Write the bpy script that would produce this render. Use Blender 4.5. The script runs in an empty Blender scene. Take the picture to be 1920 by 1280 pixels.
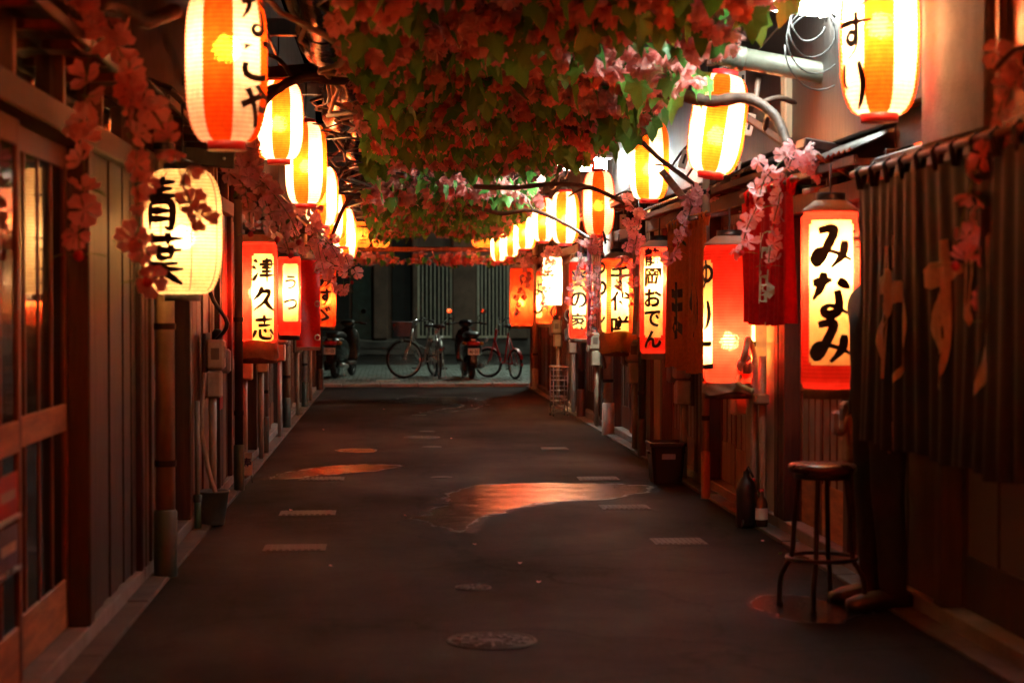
import bpy, bmesh, math, random
from mathutils import Vector, Matrix, Euler, noise
R = random.Random(11)
sc = bpy.context.scene
rad = math.radians

# ------------------------------------------------------------------ camera, sky, exposure
FPX, CAMZ = 3300.0, 1.3
cam_d = bpy.data.cameras.new('camera'); cam = bpy.data.objects.new('camera', cam_d)
sc.collection.objects.link(cam); sc.camera = cam
cam_d.sensor_width = 36; cam_d.lens = 36 * FPX / 1920
cam_d.clip_start = 0.1; cam_d.clip_end = 500
cam.location = (0, 0, CAMZ); cam.rotation_euler = (rad(90 - 1.18), 0, rad(-3.88))
cam_d.dof.use_dof = True; cam_d.dof.focus_distance = 14.0; cam_d.dof.aperture_fstop = 2.8
CM = Euler(cam.rotation_euler).to_matrix()
def at(px, py, Y):
    d = CM @ Vector(((px - 960) / FPX, (640 - py) / FPX, -1.0))
    return Vector((0, 0, CAMZ)) + d * (Y / d.y)

w = bpy.data.worlds.new('World'); sc.world = w; w.use_nodes = True
nt = w.node_tree; bg = nt.nodes['Background']
sky = nt.nodes.new('ShaderNodeTexSky'); sky.sky_type = 'NISHITA'; sky.sun_disc = False
sky.sun_elevation = rad(-9); sky.sun_rotation = rad(200)
nt.links.new(sky.outputs[0], bg.inputs[0]); bg.inputs[1].default_value = 0.05

sc.view_settings.view_transform = 'Standard'; sc.view_settings.look = 'None'
sc.view_settings.gamma = 1.0; sc.view_settings.exposure = 2.15; sc.view_settings.use_curve_mapping = False
cy = sc.cycles
cy.use_denoising = True; cy.max_bounces = 7; cy.diffuse_bounces = 4; cy.glossy_bounces = 3
cy.transmission_bounces = 4; cy.transparent_max_bounces = 10
cy.sample_clamp_indirect = 4.0; cy.caustics_reflective = False; cy.caustics_refractive = False
cy.use_adaptive_sampling = False
try: cy.denoising_prefilter = 'ACCURATE'
except Exception: pass

BULB = 122.0      # radiance of the glowing bulb tangles in the paper lanterns

# ------------------------------------------------------------------ materials
MATS = {}
def nodes(name):
    m = bpy.data.materials.new(name); m.use_nodes = True
    n = m.node_tree.nodes; l = m.node_tree.links
    return m, n, l, n['Principled BSDF'], n['Material Output']
def ramp(n, a, b, p0=0.35, p1=0.65):
    r = n.new('ShaderNodeValToRGB'); e = r.color_ramp.elements
    e[0].position, e[1].position = p0, p1
    e[0].color = (*a, 1); e[1].color = (*b, 1)
    return r
def mat(name, col, rough=0.6, metal=0.0, var=0.35, scale=6.0, stretch=(1, 1, 1), bump=0.1, bscale=40.0, emis=None, es=0.0, spec=0.5):
    if name in MATS: return MATS[name]
    m, n, l, b, o = nodes(name)
    tc = n.new('ShaderNodeTexCoord'); mp = n.new('ShaderNodeMapping'); mp.inputs['Scale'].default_value = stretch
    oi = n.new('ShaderNodeObjectInfo'); va = n.new('ShaderNodeVectorMath'); va.operation = 'ADD'
    sc3 = n.new('ShaderNodeVectorMath'); sc3.operation = 'SCALE'; sc3.inputs['Scale'].default_value = 9.0
    cx = n.new('ShaderNodeCombineXYZ')
    for i in range(3): l.new(oi.outputs['Random'], cx.inputs[i])
    l.new(cx.outputs[0], sc3.inputs[0]); l.new(tc.outputs['Object'], mp.inputs[0])
    l.new(mp.outputs[0], va.inputs[0]); l.new(sc3.outputs[0], va.inputs[1])
    nz = n.new('ShaderNodeTexNoise'); nz.inputs['Scale'].default_value = scale; nz.inputs['Detail'].default_value = 6
    nz.inputs['Roughness'].default_value = 0.65
    l.new(va.outputs[0], nz.inputs['Vector'])
    a = tuple(c * (1 - var) for c in col); c2 = tuple(min(1, c * (1 + var)) for c in col)
    r = ramp(n, a, c2); l.new(nz.outputs[0], r.inputs[0]); l.new(r.outputs[0], b.inputs['Base Color'])
    b.inputs['Roughness'].default_value = rough; b.inputs['Metallic'].default_value = metal
    b.inputs['Specular IOR Level'].default_value = spec
    if bump:
        n2 = n.new('ShaderNodeTexNoise'); n2.inputs['Scale'].default_value = bscale; n2.inputs['Detail'].default_value = 4
        l.new(va.outputs[0], n2.inputs['Vector'])
        bp = n.new('ShaderNodeBump'); bp.inputs['Strength'].default_value = bump; bp.inputs['Distance'].default_value = 0.01
        l.new(n2.outputs[0], bp.inputs['Height']); l.new(bp.outputs[0], b.inputs['Normal'])
        mr = n.new('ShaderNodeMapRange'); mr.inputs['To Min'].default_value = max(0.03, rough - 0.12); mr.inputs['To Max'].default_value = min(1, rough + 0.15)
        l.new(nz.outputs[0], mr.inputs['Value']); l.new(mr.outputs[0], b.inputs['Roughness'])
    if emis:
        b.inputs['Emission Color'].default_value = (*emis, 1); b.inputs['Emission Strength'].default_value = es
    MATS[name] = m; return m

wood_d = mat('dark_wood', (0.05, 0.026, 0.016), 0.55, var=0.5, scale=3, stretch=(6, 6, 0.5), bump=0.35, bscale=12)
wood_r = mat('red_brown_wood', (0.14, 0.05, 0.023), 0.45, var=0.4, scale=3, stretch=(7, 7, 0.5), bump=0.3, bscale=12)
wood_o = mat('orange_wood', (0.5, 0.22, 0.09), 0.5, var=0.35, scale=3, stretch=(7, 1.2, 7), bump=0.25, bscale=12)
wood_p = mat('pale_wood', (0.34, 0.25, 0.16), 0.6, var=0.3, scale=3, stretch=(6, 6, 0.6), bump=0.25, bscale=12)
wood_bl = mat('black_wood', (0.018, 0.013, 0.011), 0.5, var=0.5, scale=4, stretch=(5, 5, 0.6), bump=0.3, bscale=14)
mortar = mat('mortar_wall', (0.07, 0.06, 0.05), 0.85, var=0.35, scale=3, bump=0.4, bscale=60)
plaster = mat('pale_plaster', (0.42, 0.37, 0.3), 0.8, var=0.25, scale=2.5, bump=0.25, bscale=50)
concrete = mat('concrete', (0.2, 0.19, 0.175), 0.8, var=0.35, scale=2.2, bump=0.4, bscale=70)
tin = mat('roof_tin', (0.09, 0.08, 0.075), 0.45, 0.6, var=0.5, scale=4, bump=0.2)
pvc = mat('grey_pvc', (0.33, 0.34, 0.3), 0.45, var=0.25, scale=5, bump=0.1)
pvc_b = mat('beige_pvc', (0.3, 0.23, 0.15), 0.45, var=0.25, scale=5, bump=0.1)
pvc_g = mat('green_pvc', (0.03, 0.05, 0.04), 0.4, var=0.35, scale=5, bump=0.1)
meter_b = mat('meter_beige', (0.46, 0.38, 0.26), 0.5, var=0.3, scale=7, bump=0.12)
meter_g = mat('meter_grey', (0.24, 0.24, 0.22), 0.45, var=0.25, scale=7, bump=0.12)
black_p = mat('black_plastic', (0.012, 0.012, 0.013), 0.4, var=0.3, bump=0.05)
black_m = mat('black_metal', (0.02, 0.019, 0.018), 0.35, 0.5, var=0.4, bump=0.1)
steel = mat('steel', (0.55, 0.55, 0.53), 0.3, 1.0, var=0.2, bump=0.05)
chrome = mat('chrome', (0.75, 0.75, 0.74), 0.12, 1.0, var=0.1, bump=0)
iron = mat('cast_iron', (0.034, 0.029, 0.025), 0.7, 0.0, var=0.35, scale=14, bump=0.4, bscale=90)
rubber = mat('rubber', (0.014, 0.014, 0.014), 0.75, var=0.3, bump=0.2)
cable_m = mat('cable', (0.02, 0.018, 0.017), 0.45, var=0.3, bump=0)
cable_w = mat('pale_cable', (0.42, 0.36, 0.27), 0.5, var=0.3, bump=0)
branch_m = mat('branch_bark', (0.06, 0.03, 0.018), 0.6, var=0.5, scale=12, bump=0.7, bscale=30)
wrap_m = mat('plastic_wrap', (0.022, 0.018, 0.016), 0.16, 0.1, var=0.5, scale=5, bump=1.0, bscale=9)
stem_m = mat('garland_stem', (0.07, 0.12, 0.03), 0.6, var=0.3, bump=0)
bark = mat('bark', (0.05, 0.035, 0.025), 0.8, var=0.4, scale=10, bump=0.6)
red_p = mat('red_paint', (0.6, 0.02, 0.02), 0.35, var=0.2, bump=0.05)
white_p = mat('white_paint', (0.75, 0.74, 0.7), 0.45, var=0.1, bump=0.05)
white_pl = mat('plate_white', (0.78, 0.78, 0.76), 0.4, var=0.05, bump=0, emis=None)
ink = mat('ink', (0.012, 0.009, 0.008), 0.7, var=0.2, bump=0)
skin_m = mat('skin', (0.5, 0.3, 0.22), 0.55, var=0.1, bump=0.05)
cloth_k = mat('black_cloth', (0.014, 0.014, 0.017), 0.9, var=0.3, scale=30, bump=0.3, bscale=200)
hair_m = mat('black_hair', (0.01, 0.008, 0.007), 0.5, var=0.3, stretch=(3, 3, .4), bump=0.4, bscale=60)
brown_gl = mat('brown_bottle', (0.05, 0.02, 0.008), 0.08, var=0.1, bump=0)
blue_tub = mat('grey_blue_plastic', (0.1, 0.15, 0.16), 0.45, var=0.25, bump=0.05)
paper_lab = mat('paper_label', (0.6, 0.55, 0.45), 0.7, var=0.15, bump=0)
pink_box = mat('beige_metal', (0.5, 0.4, 0.33), 0.5, var=0.2, scale=4, bump=0.1)
slate = mat('far_wall', (0.24, 0.17, 0.13), 0.7, var=0.3, scale=1.5, bump=0.25, bscale=30)
slate_d = mat('far_wall_dark', (0.035, 0.04, 0.038), 0.7, var=0.3, scale=1.5, bump=0.2)
bar_m = mat('bar_paint', (0.75, 0.78, 0.62), 0.45, var=0.15, bump=0.1)
purple_b = mat('basket_purple', (0.26, 0.2, 0.25), 0.5, var=0.2, bump=0.05)

def glass_mat(name, tint, rough=0.06, frost=0.0):
    m, n, l, b, o = nodes(name)
    b.inputs['Base Color'].default_value = (*tint, 1); b.inputs['Roughness'].default_value = rough
    b.inputs['Specular IOR Level'].default_value = 0.6
    nz = n.new('ShaderNodeTexNoise'); nz.inputs['Scale'].default_value = 2.2
    bp = n.new('ShaderNodeBump'); bp.inputs['Strength'].default_value = 0.06; bp.inputs['Distance'].default_value = 0.05
    l.new(nz.outputs[0], bp.inputs['Height']); l.new(bp.outputs[0], b.inputs['Normal'])
    MATS[name] = m; return m
glass_k = glass_mat('dark_glass', (0.012, 0.009, 0.007))
frosted = glass_mat('frosted_glass', (0.16, 0.125, 0.09), 0.3)
frost_p = glass_mat('pale_frosted_glass', (0.36, 0.29, 0.2), 0.35)

def paper(name, col, trans=0.3, refl=0.35, rough_bump=0.0):
    m, n, l, b, o = nodes(name); n.remove(b)
    geo = n.new('ShaderNodeTexCoord'); nz = n.new('ShaderNodeTexNoise'); nz.inputs['Scale'].default_value = 14; nz.inputs['Detail'].default_value = 5
    l.new(geo.outputs['Object'], nz.inputs['Vector'])
    r = ramp(n, tuple(c * 0.82 for c in col), tuple(min(1, c * 1.08) for c in col)); l.new(nz.outputs[0], r.inputs[0])
    tr = n.new('ShaderNodeBsdfTranslucent'); df = n.new('ShaderNodeBsdfDiffuse'); tp = n.new('ShaderNodeBsdfTransparent')
    l.new(r.outputs[0], tr.inputs[0]); l.new(r.outputs[0], df.inputs[0]); tp.inputs[0].default_value = (*col, 1)
    m1 = n.new('ShaderNodeMixShader'); m1.inputs[0].default_value = refl
    l.new(tr.outputs[0], m1.inputs[1]); l.new(df.outputs[0], m1.inputs[2])
    m2 = n.new('ShaderNodeMixShader'); m2.inputs[0].default_value = trans
    l.new(m1.outputs[0], m2.inputs[1]); l.new(tp.outputs[0], m2.inputs[2])
    l.new(m2.outputs[0], o.inputs['Surface'])
    MATS[name] = m; return m
pap_w = paper('paper_white', (0.92, 0.8, 0.62), 0.15)
pap_o = paper('paper_orange', (0.95, 0.1, 0.008), 0.34)
pap_r = paper('paper_red', (0.85, 0.035, 0.02), 0.3)
pap_y = paper('paper_panel', (0.95, 0.58, 0.2), 0.12)
pap_c = paper('paper_cream', (0.95, 0.72, 0.42), 0.12)
pap_ro = paper('paper_red_orange', (0.9, 0.1, 0.015), 0.3)
pap_wr = paper('paper_white_rib', (0.75, 0.5, 0.28), 0.1); pap_or = paper('paper_orange_rib', (0.6, 0.04, 0.003), 0.03); pap_cr = paper('paper_cream_rib', (0.75, 0.42, 0.16), 0.1); pap_mo = paper('paper_amber', (0.95, 0.3, 0.04), 0.1); pap_rr = paper('paper_red_rib', (0.5, 0.02, 0.01), 0.03)
pap_g = paper('paper_gold', (0.75, 0.4, 0.07))

def bulb_mat(name, col, s):
    m, n, l, b, o = nodes(name); n.remove(b)
    e = n.new('ShaderNodeEmission'); e.inputs[0].default_value = (*col, 1); e.inputs[1].default_value = s
    l.new(e.outputs[0], o.inputs['Surface']); MATS[name] = m; return m
WARM = (1.0, 0.62, 0.3)
BM = {}
def bulb_of(k):
    k = round(k, 2)
    if k not in BM: BM[k] = bulb_mat('bulb_%g' % k, WARM, BULB * k)
    return BM[k]
tube_m = bulb_mat('fluorescent', (0.9, 1.0, 0.92), 22.0); tube_m2 = bulb_mat('fluorescent_mid', (0.9, 1.0, 0.92), 45.0)
wall_fill_m = bulb_mat('wall_fill_glow', (0.95, 0.95, 0.7), 18.0)  # glow of the lamp added to brighten the far wall
street_m = bulb_mat('street_lamp_glow', (0.86, 1.0, 0.8), 160.0)

def petal_mat(name, c0, c1, tr=0.35, spec=0.25):
    m, n, l, b, o = nodes(name)
    g = n.new('ShaderNodeNewGeometry'); oi = n.new('ShaderNodeObjectInfo')
    ad = n.new('ShaderNodeMath'); ad.operation = 'ADD'; fr = n.new('ShaderNodeMath'); fr.operation = 'FRACT'
    l.new(g.outputs['Random Per Island'], ad.inputs[0]); l.new(oi.outputs['Random'], ad.inputs[1]); l.new(ad.outputs[0], fr.inputs[0])
    r = ramp(n, c0, c1, 0.0, 1.0); l.new(fr.outputs[0], r.inputs[0])
    tc = n.new('ShaderNodeTexCoord'); nz = n.new('ShaderNodeTexNoise'); nz.inputs['Scale'].default_value = 45
    l.new(tc.outputs['Object'], nz.inputs['Vector'])
    mx = n.new('ShaderNodeMix'); mx.data_type = 'RGBA'; mx.blend_type = 'MULTIPLY'; mx.inputs[0].default_value = 0.45
    rr = ramp(n, (0.5, 0.5, 0.5), (1, 1, 1), 0.3, 0.7); l.new(nz.outputs[0], rr.inputs[0])
    l.new(r.outputs[0], mx.inputs[6]); l.new(rr.outputs[0], mx.inputs[7])
    l.new(mx.outputs[2], b.inputs['Base Color']); b.inputs['Roughness'].default_value = 0.5
    b.inputs['Specular IOR Level'].default_value = spec
    t = n.new('ShaderNodeBsdfTranslucent'); l.new(mx.outputs[2], t.inputs[0])
    ms = n.new('ShaderNodeMixShader'); ms.inputs[0].default_value = tr
    l.new(b.outputs[0], ms.inputs[1]); l.new(t.outputs[0], ms.inputs[2]); l.new(ms.outputs[0], o.inputs['Surface'])
    MATS[name] = m; return m
petal = petal_mat('petal_pink', (0.88, 0.32, 0.29), (0.97, 0.6, 0.54), 0.5)
petal_k = petal_mat('petal_rose', (0.85, 0.36, 0.38), (0.96, 0.62, 0.62), 0.4)
bud_m = petal_mat('bud_rose', (0.55, 0.05, 0.07), (0.7, 0.1, 0.12))
leaf_m = petal_mat('leaf_green', (0.07, 0.26, 0.04), (0.15, 0.46, 0.09), 0.45, 0.5)
leaf_g = petal_mat('leaf_garland', (0.07, 0.15, 0.02), (0.12, 0.22, 0.04), 0.3, 0.4)
def cloth(name, col, tr=0.15):
    m = petal_mat(name, tuple(c * 0.85 for c in col), col, tr, 0.15); return m
navy = cloth('navy_cloth', (0.016, 0.019, 0.03), 0.03)
redcl = cloth('red_cloth', (0.75, 0.012, 0.014), 0.5)
orangecl = cloth('orange_cloth', (0.85, 0.33, 0.08), 0.45)
pinkcl = cloth('pink_cloth', (0.75, 0.28, 0.45), 0.4)
whitecl = cloth('white_cloth', (0.6, 0.5, 0.45), 0.3)
creamcl = cloth('cream_print', (0.8, 0.66, 0.46), 0.05)

# ------------------------------------------------------------------ mesh helpers
COL = sc.collection
class MB:
    def __init__(s): s.v, s.f, s.m, s.sm = [], [], [], []
    def add(s, vs, fs, mi=0, smooth=False, M=None):
        o = len(s.v)
        s.v += [tuple(M @ Vector(v)) for v in vs] if M is not None else [tuple(v) for v in vs]
        for f in fs: s.f.append(tuple(i + o for i in f)); s.m.append(mi); s.sm.append(smooth)
        return s
    def box(s, x0, x1, y0, y1, z0, z1, b=0.0, mi=0, M=None):
        if x0 > x1: x0, x1 = x1, x0
        if y0 > y1: y0, y1 = y1, y0
        if z0 > z1: z0, z1 = z1, z0
        c = Vector(((x0 + x1) / 2, (y0 + y1) / 2, (z0 + z1) / 2)); h = Vector(((x1 - x0) / 2, (y1 - y0) / 2, (z1 - z0) / 2))
        b = min(b, 0.45 * min(h))
        if b <= 0:
            vs = [(x, y, z) for x in (x0, x1) for y in (y0, y1) for z in (z0, z1)]
            fs = [(0, 1, 3, 2), (4, 6, 7, 5), (0, 4, 5, 1), (2, 3, 7, 6), (0, 2, 6, 4), (1, 5, 7, 3)]
            return s.add(vs, fs, mi, M=M)
        idx = {}; vs = []
        for sx in (-1, 1):
            for sy in (-1, 1):
                for sz in (-1, 1):
                    for k in range(3):
                        d = [h[i] - (0 if i == k else b) for i in range(3)]
                        idx[(sx, sy, sz, k)] = len(vs); vs.append((c.x + sx * d[0], c.y + sy * d[1], c.z + sz * d[2]))
        fs = []
        def sg(a, va, b_, vb, cc, vc):
            q = [0, 0, 0]; q[a] = va; q[b_] = vb; q[cc] = vc; return tuple(q)
        for a in range(3):
            bb, cc = (a + 1) % 3, (a + 2) % 3
            for va in (-1, 1):
                fs.append([idx[(*sg(a, va, bb, p, cc, q), a)] for p, q in ((-1, -1), (1, -1), (1, 1), (-1, 1))])
            for va in (-1, 1):
                for vb in (-1, 1):
                    fs.append([idx[(*sg(a, va, bb, vb, cc, -1), a)], idx[(*sg(a, va, bb, vb, cc, 1), a)],
                               idx[(*sg(a, va, bb, vb, cc, 1), bb)], idx[(*sg(a, va, bb, vb, cc, -1), bb)]])
        for sx in (-1, 1):
            for sy in (-1, 1):
                for sz in (-1, 1): fs.append([idx[(sx, sy, sz, k)] for k in range(3)])
        out = []
        for f in fs:
            p = [Vector(vs[i]) for i in f]; nrm = (p[1] - p[0]).cross(p[2] - p[0])
            if nrm.dot(sum(p, Vector()) / len(p) - c) < 0: f = f[::-1]
            out.append(f)
        return s.add(vs, out, mi, M=M)
    def tube(s, pts, r, seg=8, mi=0, cap=True, smooth=True, M=None):
        pts = [Vector(p) for p in pts]; n = len(pts)
        rs = r if isinstance(r, (list, tuple)) else [r] * n
        vs, fs = [], []; prev = None
        for i, p in enumerate(pts):
            t = (pts[min(i + 1, n - 1)] - pts[max(i - 1, 0)]).normalized()
            if prev is None: u = t.cross(Vector((0, 0, 1)) if abs(t.z) < 0.9 else Vector((1, 0, 0))).normalized()
            else: u = (prev - t * prev.dot(t)).normalized()
            prev = u; v2 = t.cross(u)
            for k in range(seg):
                a = 2 * math.pi * k / seg; vs.append(p + (u * math.cos(a) + v2 * math.sin(a)) * rs[i])
        for i in range(n - 1):
            for k in range(seg):
                a, b_ = i * seg + k, i * seg + (k + 1) % seg; fs.append((a, b_, b_ + seg, a + seg))
        if cap: fs.append(tuple(range(seg))[::-1]); fs.append(tuple(range((n - 1) * seg, n * seg)))
        return s.add(vs, fs, mi, smooth, M)
    def lathe(s, prof, seg=24, c=(0, 0, 0), mi=0, smooth=True, M=None, cap=False, axis='z'):
        vs, fs = [], []; n = len(prof)
        for r, z in prof:
            for k in range(seg):
                a = 2 * math.pi * k / seg; x, y = r * math.cos(a), r * math.sin(a)
                q = (x, y, z) if axis == 'z' else ((z, x, y) if axis == 'x' else (y, z, x))
                vs.append((c[0] + q[0], c[1] + q[1], c[2] + q[2]))
        for i in range(n - 1):
            for k in range(seg):
                a, b_ = i * seg + k, i * seg + (k + 1) % seg; fs.append((a, b_, b_ + seg, a + seg))
        if cap: fs.append(tuple(range(seg))[::-1]); fs.append(tuple(range((n - 1) * seg, n * seg)))
        return s.add(vs, fs, mi, smooth, M)
    def loft(s, rings, mi=0, smooth=True, M=None):
        k = len(rings[0]); vs = [p for r in rings for p in r]; fs = []
        for i in range(len(rings) - 1):
            for j in range(k):
                a, b_ = i * k + j, i * k + (j + 1) % k; fs.append((a, b_, b_ + k, a + k))
        fs.append(tuple(range(k))[::-1]); fs.append(tuple(range((len(rings) - 1) * k, len(rings) * k)))
        return s.add(vs, fs, mi, smooth, M)
    def poly(s, pts, z, h, mi=0, M=None):      # prism, outline in xy
        n = len(pts); vs = [(x, y, z) for x, y in pts] + [(x, y, z + h) for x, y in pts]
        fs = [tuple(range(n))[::-1], tuple(range(n, 2 * n))] + [(i, (i + 1) % n, n + (i + 1) % n, n + i) for i in range(n)]
        return s.add(vs, fs, mi, M=M)
    def mesh(s, name, mats):
        me = bpy.data.meshes.new(name); me.from_pydata(s.v, [], s.f)
        for m in (mats if isinstance(mats, (list, tuple)) else [mats]): me.materials.append(m)
        me.polygons.foreach_set('material_index', s.m); me.polygons.foreach_set('use_smooth', s.sm); me.update()
        return me
    def build(s, name, mats, parent=None):
        return obj(name, s.mesh(name, mats), parent)
def obj(name, me, parent=None, loc=None, rot=None, scale=None):
    o = bpy.data.objects.new(name, me); COL.objects.link(o); o.parent = parent
    if loc is not None: o.location = loc
    if rot is not None: o.rotation_euler = rot
    if scale is not None: o.scale = scale if hasattr(scale, '__len__') else (scale,) * 3
    return o
def tag(o, label, cat, group=None, kind=None):
    o['label'] = label; o['category'] = cat
    if group: o['group'] = group
    if kind: o['kind'] = kind
    return o
def thing(name, label, cat, loc=(0, 0, 0), rz=0.0, group=None):
    o = bpy.data.objects.new(name, None); COL.objects.link(o); o.empty_display_size = 0.1
    o.location = loc; o.rotation_euler = (0, 0, rz); return tag(o, label, cat, group)
def struct(name, mb, m): o = mb.build(name, m); o['kind'] = 'structure'; return o
def spline(pts, n=6):
    P = [Vector(p) for p in pts]; out = []
    for i in range(len(P) - 1):
        p0, p1, p2, p3 = P[max(i - 1, 0)], P[i], P[i + 1], P[min(i + 2, len(P) - 1)]
        for k in range(n):
            t = k / n
            out.append(0.5 * ((2 * p1) + (p2 - p0) * t + (2 * p0 - 5 * p1 + 4 * p2 - p3) * t * t + (3 * p1 - p0 - 3 * p2 + p3) * t ** 3))
    out.append(P[-1]); return out

# ------------------------------------------------------------------ writing
BR = {
'み': [[(.2,.86),(.55,.9),(.4,.5),(.2,.14),(.07,.24),(.22,.42),(.6,.36),(.97,.2)], [(.8,.64),(.74,.32),(.48,.02)]],
'な': [[(.06,.74),(.5,.82)], [(.33,.99),(.26,.66),(.06,.36)], [(.64,.8),(.94,.64)], [(.62,.58),(.67,.3),(.6,.07),(.38,.03),(.33,.15),(.5,.23),(.92,.04)]],
'わ': [[(.3,.99),(.31,.02)], [(.04,.7),(.4,.75),(.22,.48),(.03,.24),(.45,.6),(.8,.64),(.93,.42),(.82,.16),(.58,.02)]],
'す': [[(.04,.74),(.96,.8)], [(.58,.99),(.6,.52),(.5,.32),(.35,.42),(.46,.57),(.62,.46),(.58,.2),(.38,.0)]],
'り': [[(.26,.96),(.2,.6),(.3,.44)], [(.66,.99),(.75,.52),(.63,.16),(.44,.0)]],
'津': [[(.1,.93),(.23,.82)], [(.02,.66),(.17,.55)], [(.04,.06),(.24,.38)], [(.42,.86),(.84,.88),(.83,.6)], [(.3,.73),(.99,.75)], [(.4,.6),(.84,.61)], [(.4,.44),(.86,.46)], [(.3,.28),(.98,.3)], [(.62,1.0),(.63,.0)]],
'久': [[(.42,.99),(.3,.7),(.07,.46)], [(.38,.78),(.74,.8),(.55,.42),(.08,.03)], [(.52,.46),(.72,.2),(.99,.03)]],
'志': [[(.14,.8),(.9,.83)], [(.5,1.0),(.51,.58)], [(.25,.57),(.79,.59)], [(.16,.38),(.04,.08)], [(.32,.42),(.35,.12),(.58,.03),(.82,.06),(.8,.22)], [(.5,.42),(.59,.28)], [(.77,.42),(.97,.18)]],
'青': [[(.2,.88),(.8,.89)], [(.25,.75),(.75,.76)], [(.04,.61),(.96,.63)], [(.5,1.0),(.5,.62)], [(.28,.5),(.27,.0)], [(.28,.5),(.73,.5),(.74,.03),(.62,.05)], [(.3,.35),(.72,.35)], [(.3,.2),(.72,.2)]],
'葉': [[(.04,.87),(.96,.88)], [(.32,.99),(.32,.77)], [(.68,.99),(.68,.77)], [(.08,.65),(.93,.67)], [(.25,.75),(.25,.42),(.86,.42)], [(.5,.76),(.5,.53),(.75,.53)], [(.74,.76),(.74,.53)], [(.04,.3),(.96,.31)], [(.5,.42),(.5,.0)], [(.47,.28),(.08,.03)], [(.53,.28),(.94,.03)]],
}
GC = {}
def glyph(ch, wt=0.09):
    """-> (verts2d, faces) in a unit square"""
    key = (ch, wt)
    if key in GC: return GC[key]
    vs, fs = [], []
    if ch in BR:
        for st in BR[ch]:
            P = spline([(x, y, 0) for x, y in st], 7); n = len(P); o = len(vs)
            for i, p in enumerate(P):
                t = (P[min(i + 1, n - 1)] - P[max(i - 1, 0)]); t.normalize() if t.length else None
                q = i / (n - 1); ww = wt * (1 if len(BR[ch]) < 5 else .72) * (0.55 + 0.6 * math.sin(math.pi * min(1, q * 1.15 + 0.1)) ** 0.7) * (0.92 + 0.16 * R.random())
                if q > 0.9: ww *= 0.75
                nx, ny = -t.y, t.x
                vs += [(p.x + nx * ww * .5, p.y + ny * ww * .5), (p.x - nx * ww * .5, p.y - ny * ww * .5)]
            for i in range(n - 1): fs.append((o + 2 * i, o + 2 * i + 1, o + 2 * i + 3, o + 2 * i + 2))
    else:
        cu = bpy.data.curves.new('t', 'FONT'); cu.body = ch; cu.offset = 0.03 if wt < 0.22 else 0.06; cu.resolution_u = 3
        o = bpy.data.objects.new('t', cu); COL.objects.link(o); bpy.context.view_layer.update()
        me = bpy.data.meshes.new_from_object(o.evaluated_get(bpy.context.evaluated_depsgraph_get()))
        bm = bmesh.new(); bm.from_mesh(me)
        if bm.verts:
            x0 = min(v.co.x for v in bm.verts); x1 = max(v.co.x for v in bm.verts)
            y0 = min(v.co.y for v in bm.verts); y1 = max(v.co.y for v in bm.verts)
            for k in range(1, 8):
                bmesh.ops.bisect_plane(bm, geom=bm.verts[:] + bm.edges[:] + bm.faces[:], plane_co=(x0 + (x1 - x0) * k / 8, 0, 0), plane_no=(1, 0, 0))
                bmesh.ops.bisect_plane(bm, geom=bm.verts[:] + bm.edges[:] + bm.faces[:], plane_co=(0, y0 + (y1 - y0) * k / 8, 0), plane_no=(0, 1, 0))
            bm.verts.index_update(); S = max(x1 - x0, y1 - y0) or 1
            S = S if ch not in 'ゞ一-' else 0.8
            cx, cyy = (x0 + x1) / 2, (y0 + y1) / 2
            vs = [(0.5 + (v.co.x - cx) / S, 0.5 + (v.co.y - cyy) / S) for v in bm.verts]
            fs = [tuple(v.index for v in f.verts) for f in bm.faces]
        bm.free(); bpy.data.objects.remove(o); bpy.data.curves.remove(cu); bpy.data.meshes.remove(me)
    GC[key] = (vs, fs); return GC[key]
def column(text, size, pitch, wt=0.11, sx=1.0):
    """vertical column centred on 0,0 -> list of (verts, faces) in metres"""
    out = []; n = len(text); top = (n - 1) * pitch / 2
    for i, ch in enumerate(text):
        vs, fs = glyph(ch, wt)
        out.append(([((x - .5) * size * sx, top - i * pitch + (y - .5) * size) for x, y in vs], fs))
    return out

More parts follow.
